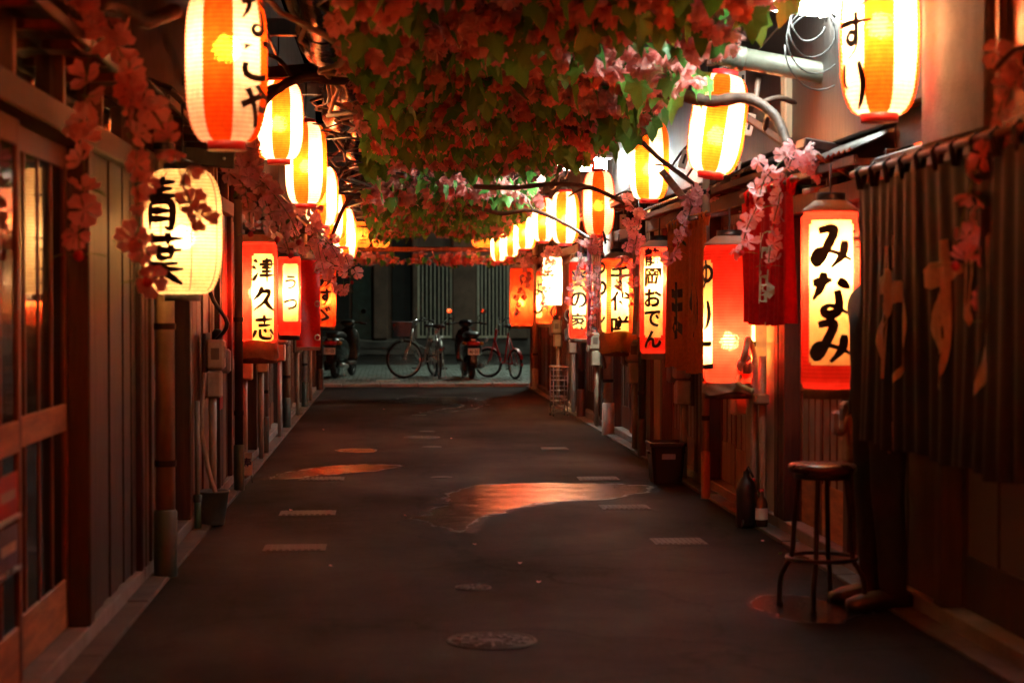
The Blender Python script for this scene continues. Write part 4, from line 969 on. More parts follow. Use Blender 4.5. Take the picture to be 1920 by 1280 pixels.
def maple_geo(L):      # hangs from the origin down -z, blade in xz
    out = [(0, 0), (.12, -.1), (.42, -.12), (.3, -.3), (.36, -.55), (.2, -.6), (.13, -.8), (0, -1.0), (-.13, -.8), (-.2, -.6), (-.36, -.55), (-.3, -.3), (-.42, -.12), (-.12, -.1)]
    vs = [(0, .05 * L, -.35 * L)] + [(x * L, (-.12 * abs(x) + .04 * math.sin(6 * z)) * L, z * L) for x, z in out]; n = len(out)
    return vs, [(0, 1 + i, 1 + (i + 1) % n) for i in range(n)]
def lance_geo(L):
    vs = []; fs = []; n = 7
    for i in range(n):
        t = i / (n - 1); wd = .16 * L * math.sin(math.pi * min(1, t * .95 + .05)) ** .8; x = L * t; z = -.35 * L * t * t
        vs += [(x, -wd, z + .02 * L), (x, 0, z), (x, wd, z + .02 * L)]
    for i in range(n - 1): a = 3 * i; fs += [(a, a + 1, a + 4, a + 3), (a + 1, a + 2, a + 5, a + 4)]
    return vs, fs
def gmesh(name, geo, m): return MB().add(*geo, 0, False).mesh(name, m)
FR = random.Random(5)
F_DBL = [gmesh('blossom', flower_geo(1, 2, .3, FR), petal) for _ in range(4)]
F_SGL = [gmesh('blossom_open', flower_geo(1, 1, .25, FR), petal_k) for _ in range(4)]
LEAF = [gmesh('maple_leaf', maple_geo(1), leaf_m)]
LANC = [gmesh('slim_leaf', lance_geo(1), leaf_g)]
BUD = MB().lathe([(.001, -.5), (.35, -.3), (.5, .1), (.3, .5), (.001, .6)], 8).mesh('bud', bud_m)

def canopy(label, x0, x1, y0, y1, zf, nf, nl, seed, fs_=(.045, .06), ls=(.12, .2), depth=.22, indiv=300, lname='flower_canopy'):
    r = random.Random(seed); t = thing(lname, label, 'flower canopy', ((x0 + x1) / 2, (y0 + y1) / 2, zf((x0 + x1) / 2, (y0 + y1) / 2)), group='artificial flower canopies'); org = Vector(t.location)
    cl = [(r.uniform(x0, x1), r.uniform(y0, y1)) for _ in range(max(12, nf // 8))]
    def pos(sp=.1):
        c_ = r.choice(cl); x = min(x1 + .08, max(x0 - .08, r.gauss(c_[0], sp))); y = r.gauss(c_[1], sp)
        u = r.random() ** 2.6
        return Vector((x + r.uniform(-.06, .06), y, zf(x, y) + depth * u)), u
    F, Lf = [], []
    for _ in range(nf):
        p, u = pos(); d = Vector((r.gauss(0, .6), r.gauss(-.45, .6), r.gauss(-.55, .45))).normalized()
        F.append((p.y + 6 * u, p, d.to_track_quat('Z', 'Y') @ Euler((0, 0, r.uniform(0, 6.3))).to_quaternion(), r.uniform(*fs_), r.randrange(4)))
    for _ in range(nl):
        p, u = pos(.16); q = Euler((r.gauss(0, .3), r.gauss(0, .3), r.uniform(0, 6.3))).to_quaternion()
        Lf.append((p.y + 6 * u, p + Vector((0, 0, .03)), q, r.uniform(*ls), 0))
    for items, meshes, nm, m in ((F, F_DBL, 'blossom', petal), (Lf, LEAF, 'leaf', leaf_m)):
        items.sort(key=lambda i: i[0]); vis = [i for i in items if 560 * i[1].y / FPX + CAMZ + .1 > i[1].z][:indiv]; ids = set(id(i) for i in vis)
        for i in vis:
            o = obj(nm, meshes[i[4] % len(meshes)], t, i[1] - org, i[2].to_euler(), i[3])
        vs, fs2 = [], []
        base = [([v.co.copy() for v in me.vertices], [tuple(p.vertices) for p in me.polygons]) for me in meshes]
        for i in items:
            if id(i) in ids: continue
            bv, bf = base[i[4] % len(base)]; M = Matrix.LocRotScale(i[1] - org, i[2], Vector((i[3],) * 3)); o0 = len(vs)
            vs += [tuple(M @ v) for v in bv]; fs2 += [tuple(k + o0 for k in f) for f in bf]
        if vs:
            me = bpy.data.meshes.new(nm + 's'); me.from_pydata(vs, [], fs2); me.materials.append(m); me.update()
            so = obj(nm + '_mass', me, t); so['kind'] = 'stuff'
    return t
def wire_net(t, x0, x1, y0, y1, z):
    mb = MB(); o = Vector(t.location)
    for k in range(5):
        x = x0 + (x1 - x0) * k / 4; mb.tube([Vector((x, y, z + .03 * math.sin(y * 1.7 + k))) - o for y in [y0 + (y1 - y0) * i / 14 for i in range(15)]], .006, 5)
    mb.build('wire_net', cable_m, t)
nzv = lambda x, y, s, k=0: noise.noise(Vector((x * s, y * s, k)))
zA = lambda x, y: 2.58 + .13 * nzv(x, y, 1.1, 3) + .08 * nzv(x, y, 2.6, 8) - .06 * (1 if x > 1.35 or x < 0 else 0)
zB = lambda x, y: 2.46 - .012 * (y - 18) + .14 * nzv(x, y, 1.1, 5) + .1 * nzv(x, y, 2.6, 2)
cA = canopy('broad near canopy of pink blossoms and green leaves hung over the alley', -.12, 1.52, 6.8, 16.6, zA, 4600, 850, 1, fs_=(.042, .062), ls=(.13, .23), depth=.26)
wire_net(cA, -.3, 1.8, 6.0, 17.2, 2.86)
cB = canopy('farther canopy of pink blossoms and green leaves over the alley', -.18, 1.5, 17.8, 26.6, zB, 2800, 900, 2, fs_=(.048, .064), depth=.22)
wire_net(cB, -.3, 1.7, 17.2, 27.2, 2.7)
zC = lambda x, y: 1.97 + .06 * nzv(x, y, 2.2, 1)
cC = canopy('long fringe of red-lit blossoms along the beam at the alley mouth', -1.45, 2.15, 27.25, 27.5, zC, 330, 60, 3, fs_=(.045, .06), ls=(.1, .14), depth=.14, indiv=300, lname='flower_fringe')
# beam over the alley mouth
t = thing('mouth_beam', 'dark red beam across the alley mouth above the flower fringe', 'beam', (.5, 27.6, 2.13))
MB().box(-1.72, 1.75, -.05, .05, 0, .08, .01).build('timber', wood_r, t)
for s in (-1.69, 1.7): MB().box(s - .04, s + .04, -.05, .05, -2.13, -.003, .008).build('post', wood_d, t)

def garland(strands, Y, label, size=.055, tuft=0, m=F_SGL, leafy=.25, seed=0, spread=.03):
    r = random.Random(seed * 7 + 3); p0 = at(*strands[0][0], Y)
    t = thing('blossom_garland', label, 'garland', tuple(p0), group='hanging blossom garlands'); org = Vector(t.location)
    for st in strands:
        pts = [at(px, py, Y + r.uniform(-.04, .04)) for px, py in st]; P_ = spline(pts, 6) if len(pts) > 1 else pts
        MB().tube([p - org for p in P_], .003, 5).build('stem', stem_m, t)
        Ls = [0]
        for a, b in zip(P_, P_[1:]): Ls.append(Ls[-1] + (b - a).length)
        d = r.uniform(0, size)
        while d < Ls[-1]:
            k = next(i for i in range(len(Ls)) if Ls[i] >= d - 1e-9); p = P_[k] + Vector((r.uniform(-1, 1), r.uniform(-1, 1), r.uniform(-.5, .5))) * spread
            dr = Vector((r.gauss(0, .7), r.gauss(-.7, .5), r.gauss(.1, .6))).normalized()
            obj('blossom', r.choice(m), t, p - org, (dr.to_track_quat('Z', 'Y') @ Euler((0, 0, r.uniform(0, 6))).to_quaternion()).to_euler(), size * r.uniform(.82, 1.12))
            if r.random() < leafy: obj('leaf', LANC[0], t, P_[k] - org, (0, r.uniform(-.4, .4), r.uniform(0, 6.3)), size * r.uniform(1.3, 2))
            d += size * r.uniform(1.1, 1.65)
        e = P_[-1]
        obj('bud', BUD, t, e - org, (r.uniform(-.4, .4), r.uniform(-.4, .4), 0), size * .62)
        for s in (0, 2.6): obj('leaf', LANC[0], t, e - org, (0, -.3, s + r.uniform(-.4, .4)), size * 1.6)
    for _ in range(tuft):
        p = at(*strands[0][0], Y) + Vector((r.gauss(0, size * 1.3), r.gauss(0, size * 1.0), r.gauss(-.02, size * 1.1)))
        dr = Vector((r.gauss(0, .7), r.gauss(-.7, .5), r.gauss(-.2, .6))).normalized()
        obj('blossom', r.choice(m), t, p - org, dr.to_track_quat('Z', 'Y').to_euler(), size * r.uniform(.85, 1.15))
    return t
garland([[(190, 20), (165, 120), (155, 250), (158, 330), (150, 400), (148, 480)], [(200, 30), (250, 160), (300, 230), (325, 290), (345, 345), (368, 425)], [(225, 110), (238, 180), (246, 250), (256, 310), (258, 370), (262, 440), (275, 530)]], 6.1,
        'nearest garland at upper left hanging before the cream lantern', .062, 9, seed=1)
garland([[(450, 290), (455, 345), (465, 380), (470, 440)], [(455, 290), (480, 330), (505, 400), (520, 450)], [(480, 320), (520, 380), (530, 430), (545, 480)], [(440, 300), (500, 350), (545, 410), (560, 455)]], 9.6, 'pink garland above the tall red kanji lantern', .055, 12, seed=2)
garland([[(560, 380), (590, 430), (600, 480), (610, 520)], [(580, 420), (620, 460), (640, 500), (645, 550)], [(600, 450), (640, 470), (655, 500), (660, 530)], [(570, 400), (600, 460), (625, 520)], [(540, 400), (560, 440), (570, 470)]], 14.5, 'dense pink garland left of the far scooter', .052, 16, seed=3, spread=.06)
garland([[(620, 470), (640, 490), (650, 520)], [(600, 470), (615, 510), (630, 545)]], 18.5, 'small lilac pink garland behind the dense left one', .05, 10, seed=4)
garland([[(1920, 130), (1880, 190), (1870, 260), (1880, 330), (1885, 390), (1875, 470), (1868, 540), (1862, 606)], [(1915, 250), (1850, 260), (1830, 320), (1815, 370), (1800, 430), (1792, 500)]], 5.6, 'garland in front of the navy curtain at the far right', .056, 4, seed=5, leafy=.3)
garland([[(1490, 285), (1465, 350), (1460, 380), (1450, 420), (1445, 460), (1440, 500)], [(1480, 290), (1435, 335), (1420, 385), (1400, 430), (1390, 475)]], 8.8, 'pink garland beside the small red curtain', .05, 9, seed=6)
garland([[(1300, 370), (1290, 410), (1275, 450), (1260, 490)], [(1310, 360), (1280, 430), (1265, 460)]], 11.6, 'dusky garland above the orange curtain', .05, 10, seed=7)
garland([[(1195, 400), (1180, 440), (1165, 500), (1160, 540)], [(1200, 410), (1190, 470), (1188, 520), (1185, 570)]], 14.0, 'dusky garland above the grey-white curtain', .05, 9, seed=8)
garland([[(1110, 450), (1105, 520), (1112, 580), (1108, 630)], [(1130, 450), (1125, 510), (1122, 570)], [(1095, 465), (1080, 520), (1070, 570)]], 16.8, 'pink garland around the pink streamer', .05, 6, seed=9)
garland([[(1030, 462), (1022, 520), (1018, 570)], [(1050, 465), (1035, 500), (1030, 540)]], 21.0, 'small pink garland before the glowing white lantern', .05, 9, seed=10)
garland([[(985, 480), (975, 540), (968, 590)], [(1000, 480), (990, 520), (985, 560)]], 25.5, 'far pink garland over the end lantern on the right', .05, 8, seed=11)

# fallen petals and scraps
for k, (px, py) in enumerate(((1430, 1018), (1465, 1040), (890, 1024), (760, 970), (545, 960), (607, 807), (846, 824), (1480, 1045), (975, 1060), (1010, 1095), (620, 1065), (720, 769), (885, 762))):
    g = gpt(px, py); o = obj('fallen_petal', (F_SGL[k % 4] if k not in (1, 7) else LANC[0]), None, (g.x, g.y, .012), (R.uniform(-.2, .2), R.uniform(-.2, .2), R.uniform(0, 6)), .011 if k not in (1, 7) else .05)
    tag(o, 'slim green leaf fallen on the alley floor by the stool' if k in (1, 7) else 'tiny fallen blossom lying on the alley floor', 'leaf' if k in (1, 7) else 'petal', 'fallen leaves' if k in (1, 7) else 'fallen blossoms on the floor')

# ------------------------------------------------------------------ branches, pipes, cables overhead
def branch(pts, Y0, Y1, r0, r1, label, twigs=2, seed=0):
    r = random.Random(seed); n = len(pts); P_ = spline([at(px, py, Y0 + (Y1 - Y0) * i / (n - 1)) for i, (px, py) in enumerate(pts)], 7); org = P_[0].copy()
    t = thing('cherry_branch', label, 'branch', tuple(org), group='artificial cherry branches')
    MB().tube([p - org for p in P_], [(r0 + (r1 - r0) * i / (len(P_) - 1)) * r.uniform(.9, 1.1) for i in range(len(P_))], 9).build('limb', branch_m, t)
    for _ in range(twigs):
        k = r.randrange(len(P_) // 3, len(P_)); a = P_[k] - org; d = Vector((r.uniform(-.3, .3), r.uniform(-.2, .2), r.uniform(-.15, .2)))
        MB().tube(spline([a, a + d * .5 + Vector((0, 0, .03)), a + d], 4), [r1 * .6] * 8 + [r1 * .3], 6).build('twig', branch_m, t)
branch([(1180, 165), (1260, 175), (1330, 190), (1400, 185), (1450, 215), (1472, 260), (1482, 300)], 9.4, 8.9, .036, .026, 'thick curved brown branch crossing in front of the tilted lantern', 3, 1)
branch([(1060, 235), (1130, 250), (1180, 250), (1240, 300), (1300, 345), (1320, 365)], 12.6, 11.8, .022, .014, 'brown branch beside the third right lantern', 3, 2)
branch([(890, 350), (960, 352), (1040, 345), (1100, 350), (1150, 370), (1195, 395)], 16.0, 14.5, .024, .016, 'long dark branch behind the dim lantern', 3, 3)
branch([(880, 385), (940, 400), (1000, 395), (1060, 420), (1110, 450)], 19.0, 17, .024, .016, 'dark branch over the far right lanterns', 2, 4)
branch([(720, 130), (640, 150), (570, 145), (510, 175), (470, 230), (452, 280)], 10.4, 9.7, .034, .022, 'dark branch behind the big left lantern', 3, 5)
branch([(730, 240), (680, 225), (620, 240), (590, 300), (570, 370)], 13.5, 14.3, .03, .02, 'thin bent branch at the third left lantern', 3, 6)
branch([(760, 330), (700, 330), (650, 380), (620, 450)], 17.5, 18.3, .03, .02, 'thin branch at the far left lanterns', 2, 7)
branch([(330, 20), (270, 40), (220, 10), (190, 10)], 6.6, 6.1, .03, .02, 'dark branch at the upper left corner', 2, 8)
branch([(1990, 60), (1940, 90), (1920, 130)], 5.5, 5.6, .02, .015, 'branch end at the far right edge', 1, 9)

t = thing('wrapped_duct', 'bundle of pipes in glossy black plastic running along the left above the alley', 'duct', (-.33, 6, 2.75))
pts = []; rs = []
y = 4.0
while y < 26.5:
    pts.append((.05 * math.sin(y * 1.3) + .03 * math.sin(y * 3.1), y - 6, .06 * math.sin(y * .9 + 1) + .04 * math.sin(y * 2.7))); rs.append(.11 + .035 * math.sin(y * 2.1) + .02 * math.sin(y * 5.3)); y += .16
MB().tube(pts, rs, 16).build('wrapping', wrap_m, t)
foil = mat('foil_tape', (.5, .5, .5), .14, .9, var=.3, scale=8, bump=1.0, bscale=14)
for k in range(18):
    i = 4 + k * 7; 
    if i + 2 < len(pts): MB().tube([pts[i], pts[i + 1], pts[i + 2]], [rs[i] + .006, rs[i + 1] + .008, rs[i + 2] + .006], 16, cap=False).build('tape_band', foil if k % 3 == 0 else wrap_m, t)
rc_ = random.Random(4)
for k in range(8):
    ph = rc_.uniform(0, 6); q = rc_.uniform(.12, .24)
    MB().tube([(p[0] + q * math.cos(ph + i * rc_.uniform(.05, .09)), p[1], p[2] + q * math.sin(ph + i * .07) - .02) for i, p in enumerate(pts)][::2], rc_.choice((.006, .009, .014)), 6).build('strapped_cable', cable_m if k % 3 else cable_w, t)

def cable(p, q, sag, label, r=.008, m=None, n=16):
    p, q = Vector(p), Vector(q); P_ = [p.lerp(q, i / n) - Vector((0, 0, sag * 4 * (i / n) * (1 - i / n))) for i in range(n + 1)]
    o = MB().tube([v - p for v in P_], r, 6).build('overhead_cable', m or cable_m); o.location = p
    tag(o, label, 'cable', 'overhead cables')
for k in range(12):
    s = -1 if k % 2 else 1; x = (-.9 if s < 0 else 1.85) + rc_.uniform(-.2, .2)
    y0 = 5.5 + k * 1.7; cable((x, y0, rc_.uniform(2.7, 3.1)), (x + rc_.uniform(-.3, .3), y0 + rc_.uniform(3, 7), rc_.uniform(2.6, 3.1)), rc_.uniform(.05, .3), 'sagging black cable high above the ' + ('left' if s < 0 else 'right') + ' lantern row', rc_.choice((.006, .01, .013)))
for k in range(7):
    y0 = 8 + k * 2.9; cable((LX, y0, 2.75), (RX, y0 + rc_.uniform(-.6, .6), 2.9), .12, 'black cable strung across the alley above the blossoms', .008)
lc = at(1515, 40, 8.9); t = thing('cable_coil', 'loose loops of pale wire below the upper right lamp', 'wire', tuple(lc))
for k in range(4):
    rr_ = .09 + .03 * k; MB().tube([(rr_ * math.cos(a) + .02 * k, .02 * math.sin(3 * a), rr_ * 1.1 * math.sin(a) - .05 * k) for a in [2 * math.pi * i / 24 * .95 + k for i in range(25)]], .004, 6).build('loop', cable_m, t)
MB().tube([(0, 0, .1), (-.05, 0, .3), (.1, .05, .5)], .007, 6).build('lead', cable_w, t)
# big grey waste pipe
a, b = at(1338, 100, 9.2), at(1680, 172, 9.2); t = thing('waste_pipe', 'thick grey-green pipe crossing behind the bright upper right lantern', 'pipe', tuple(a))
pvc2 = mat('weathered_pvc', (.06, .062, .046), .5, var=.35, scale=5, bump=.15)
MB().tube([(0, 0, 0), b - a + Vector((.5, 0, -.06))], .056, 18).build('pipe', pvc2, t)
MB().tube([(0, 0, -.02), (-.02, 0, .06), (-.01, 0, .22), (0, 0, .45)], [.064, .064, .064, .056], 18).build('elbow', pvc2, t)
MB().tube([(.1, 0, -.02), (.16, 0, -.032)], .064, 18).build('collar', pvc2, t)
# beams between the eaves
for k, y in enumerate((7.9, 10.9, 14.0, 17.2, 20.4, 23.6)):
    t = thing('cross_beam', 'dark roof beam high across the alley', 'beam', (.5, y, 2.95), group='roof beams over the alley')
    MB().box(-1.75, 1.78, -.045, .045, 0, .1, .008).build('timber', wood_d, t)
    for s in (-1.45, 1.48): MB().box(s - .03, s + .03, -.03, .03, -.16, -.002, .006).build('hanger_block', wood_r, t)
for side, x in ((-1, -.72), (1, 1.98)):
    t = thing('lantern_rail', ('left' if side < 0 else 'right') + ' thin rail carrying the row of striped lanterns', 'rail', (x, 3, 2.86)); MB().tube([(0, -6, 0), (0, 24.3, 0)], .014, 8).build('pipe', black_m, t)
    for q in range(5): MB().tube([(0, .5 + q * 5, 0), (side * .45, .5 + q * 5, .15)], .01, 6).build('stay', black_m, t)
# clutter under the right eaves: brackets, boards, boxes
def board(px0, py0, px1, py1, Y, wd, m, label, th=.03, name='bracket_board', dz=0, end=None):
    a, b = at(px0, py0, Y), at(px1, py1, end or Y); L = (b - a).length; q = (b - a).to_track_quat('X', 'Z')
    t = thing(name, label, 'board', tuple(a)); t.rotation_euler = q.to_euler(); MB().box(0, L, -th / 2, th / 2, -wd / 2, wd / 2, .005).build('timber', m, t)
    for e in (.05, L - .05): MB().lathe([(.001, -th / 2 - .004), (.008, -th / 2 - .004), (.008, -th / 2)], 8, (e, 0, 0), axis='y').build('bolt', steel, t)
board(1500, 270, 1660, 300, 9.0, .05, wood_bl, 'dark sloping eave board behind the bright upper right lantern', .2)
board(1500, 300, 1640, 295, 9.2, .035, wood_o, 'lit orange batten under the dark eave board', .05)
board(1530, 290, 1620, 345, 8.6, .025, wood_p, 'slanting pale stick above the hiragana lantern', .025)
board(1505, 360, 1610, 340, 9.0, .03, wood_p, 'pale batten just above the hiragana lantern', .03)
board(1240, 320, 1300, 395, 12.4, .05, wood_p, 'slanting pale brace below the third right lantern', .04)
board(1290, 410, 1400, 395, 11.2, .03, wood_d, 'dark batten above the orange curtain', .04)
board(1370, 200, 1560, 330, 9.9, .04, wood_d, 'dark brace behind the tilted lantern', .04)
board(340, 150, 640, 125, 10.2, .07, wood_d, 'dark beam end behind the big left lantern', .06, end=11)
board(330, 290, 440, 300, 9.0, .09, wood_bl, 'black beam above the cream lantern', .06)
for px, py, wd, hh, Y, m, lab in ((1560, 205, .13, .2, 9.6, wood_o, 'orange-lit board leaning under the right eave'), (1485, 190, .06, .24, 9.9, wood_p, 'narrow pale board under the grey pipe')):
    c = at(px, py, Y); t = thing('eave_box', lab, 'board', tuple(c), .3); MB().box(-wd, wd, -.03, .03, -hh, hh, .008).build('panel', m, t); MB().box(-wd, wd, -.05, -.032, -hh, -hh + .03, .004).build('ledge', wood_d, t)
# small hanging name tags under the eaves
for k, (px, py, Y, tl) in enumerate(((1405, 232, 10.3, .25), (1437, 225, 10.9, .3), (1392, 150, 11.2, .05), (1420, 155, 11.6, .05), (1283, 297, 12.0, .3), (1168, 415, 15, .0), (1380, 320, 11.0, .1))):
    c = at(px, py, Y); t = thing('name_tag', ['white paper tag behind the tilted lantern, front one', 'white paper tag behind the front one', 'small orange-lit tag high by the tilted lantern', 'small red-lit tag high by the tilted lantern', 'orange-lit tag beside the third right lantern', 'white paper lamp tag over the grey-white curtain', 'pale crumpled tag under the tilted lantern'][k], 'tag', tuple(c), group='paper tags under the eaves'); t.rotation_euler = (0, tl, 0)
    MB().box(-.027, .027, -.012, .012, -.07, .06, .004).build('card', paper_lab, t); MB().tube([(0, 0, .06), (0, 0, .22)], .003, 5).build('string', cable_m, t); MB().box(-.008, .008, -.0135, -.0125, -.04, .03).build('mark', ink, t)
# ------------------------------------------------------------------ scooters, bicycles, person
def ell(cx, cz, w_, h_, y, n=14, p=2.6):
    out = []
    for k in range(n):
        a = 2 * math.pi * k / n; c, s = math.cos(a), math.sin(a)
        out.append((cx + w_ * math.copysign(abs(c) ** (2 / p), c), y, cz + h_ * math.copysign(abs(s) ** (2 / p), s)))
    return out
def wheel(parent, y, r, wd, M=None, spokes=0, tyre=rubber, rimm=steel, x=0, nm='wheel'):
    hubm = MB().lathe([(.001, -wd * .7), (.03, -wd * .6), (.03, wd * .6), (.001, wd * .7)], 14, axis='x'); o = hubm.build(nm, rimm, parent)
    o.matrix_local = (M or Matrix()) @ Matrix.Translation((x, y, r))
    prof = [(r - wd * (1 + math.cos(a)) / 2 * 1.0, wd * .5 * math.sin(a)) for a in [2 * math.pi * k / 12 for k in range(13)]]
    MB().lathe(prof, 36, axis='x').build('tyre', tyre, o)
    rr = r - wd * .95
    MB().lathe([(rr, -wd * .3), (rr - .012, -wd * .3), (rr - .012, wd * .3), (rr, wd * .3)], 36, axis='x').build('rim', rimm, o)
    if spokes:
        sp = MB()
        for k in range(spokes):
            a = 2 * math.pi * k / spokes; sp.tube([(.02 * (1 if k % 2 else -1), .025 * math.cos(a + .5), .025 * math.sin(a + .5)), (0, rr * math.cos(a), rr * math.sin(a))], .0016, 4)
        sp.build('spokes', steel, o)
    else: MB().lathe([(.03, -.01), (rr - .01, -.02), (rr - .01, .02), (.03, .01)], 24, axis='x').build('rim_disc', rimm, o)
    return o
def scooter(x, y, rz, label, plate, paint):
    t = thing('scooter', label, 'scooter', (x, y, .044), rz, group='scooters parked across the alley mouth')
    wheel(t, 0, .215, .1, rimm=black_m); wheel(t, 1.2, .215, .09, rimm=black_m)
    MB().loft([ell(0, .62, .05, .05, -.34), ell(0, .6, .12, .11, -.28), ell(0, .56, .17, .17, -.12), ell(0, .52, .19, .2, .1), ell(0, .48, .18, .2, .3), ell(0, .42, .14, .16, .42)]).build('rear_cowl', paint, t)
    MB().loft([ell(0, .73, .08, .03, -.26), ell(0, .76, .13, .05, -.15), ell(0, .76, .14, .055, .1), ell(0, .73, .13, .05, .32), ell(0, .71, .09, .03, .42)]).build('seat', black_p, t)
    tl = MB().loft([ell(0, .615, .1, .032, -.352), ell(0, .61, .12, .045, -.31)]).build('tail_light', red_p, t)
    for s in (-1, 1): MB().loft([ell(s * .14, .615, .03, .025, -.33, 10), ell(s * .15, .61, .04, .035, -.26, 10)]).build('indicator', mat('amber', (.5, .15, .02), .25), t)
    MB().loft([ell(0, .5, .08, .05, -.3), ell(0, .36, .06, .035, -.36), ell(0, .22, .055, .03, -.36)], M=None).build('mud_flap', black_p, t)
    mp = MB().box(-.1, .1, -.37, -.362, .42, .535, .004).build('number_plate', white_pl, t)
    n_ = len(plate); mb = MB()
    for i, ch in enumerate(plate):
        vs, fs = glyph(ch, .13); mb.add([(-.075 + .15 * (i + .5) / n_ + (u - .5) * .045, -.3725, .475 + (v - .5) * .06) for u, v in vs], fs)
    mb.build('lettering', ink, mp)
    MB().box(-.15, .15, .42, .95, .22, .28, .02).build('floor_board', black_p, t)
    MB().loft([ell(0, .3, .17, .05, .92), ell(0, .55, .19, .06, .98), ell(0, .8, .15, .06, .95), ell(0, .95, .12, .05, .9)][0:1] + [[(px_, .98 + .03 * k, z) for px_, _, z in ell(0, .55, .19, .32, 0)] for k in range(3)]).build('leg_shield', paint, t)
    MB().tube([(0, .98, .85), (0, 1.05, .55), (0, 1.18, .25)], .03, 10).build('fork', black_m, t)
    MB().loft([ell(0, .92, .08, .05, .84), ell(0, .94, .13, .07, .92), ell(0, .92, .1, .06, 1.04), ell(0, .9, .05, .04, 1.1)]).build('handlebar_cowl', paint, t)
    MB().tube(spline([(-.33, .86, .93), (-.2, .92, .95), (0, .94, .94), (.2, .92, .95), (.33, .86, .93)], 4), .014, 8).build('handlebar', black_m, t)
    for s in (-1, 1):
        MB().tube([(s * .24, .88, .942), (s * .35, .85, .928)], .02, 10).build('grip', rubber, t)
        MB().tube([(s * .24, .9, .95), (s * .2, .88, 1.04), (s * .26, .86, 1.12)], .006, 6).build('mirror_stem', black_m, t)
        mr = MB().lathe([(.001, -.012), (.045, -.01), (.05, 0), (.045, .006), (.001, .007)], 18, (s * .3, .86, 1.15), axis='y').build('mirror', black_p, t)
        MB().lathe([(.001, -.0135), (.042, -.0125)], 18, (s * .3, .86, 1.15), axis='y').build('mirror_glass', chrome, mr)
    MB().tube([(.15, -.25, .24), (.15, .2, .2)], [.05, .045], 12).build('exhaust', steel if paint != black_p else black_m, t)
    MB().box(-.17, -.1, -.12, .3, .14, .3, .03).build('engine_case', black_m, t)
    MB().tube([(-.08, .3, .2), (-.14, .26, .005)], .01, 6).build('side_stand', steel, t); MB().tube([(.08, .25, .18), (.11, .2, .005)], .01, 6).build('side_stand', steel, t)
    MB().box(-.04, .04, -.35, -.345, .66, .69, .003).build('sticker', white_p, t)
    return t
gl_black = mat('gloss_black', (.016, .017, .018), .18, var=.2, bump=.02); dk_green = mat('dark_green_paint', (.03, .04, .037), .22, var=.2, bump=.02)
p = at(628, 572, 30.4); scooter(p.x, 30.4, -.22, 'dark grey-green scooter parked at the left of the alley mouth', '71-13', dk_green)
p = at(884, 572, 29.9); scooter(p.x, 29.9, .06, 'black scooter parked right of the bicycles', '46-31', gl_black)

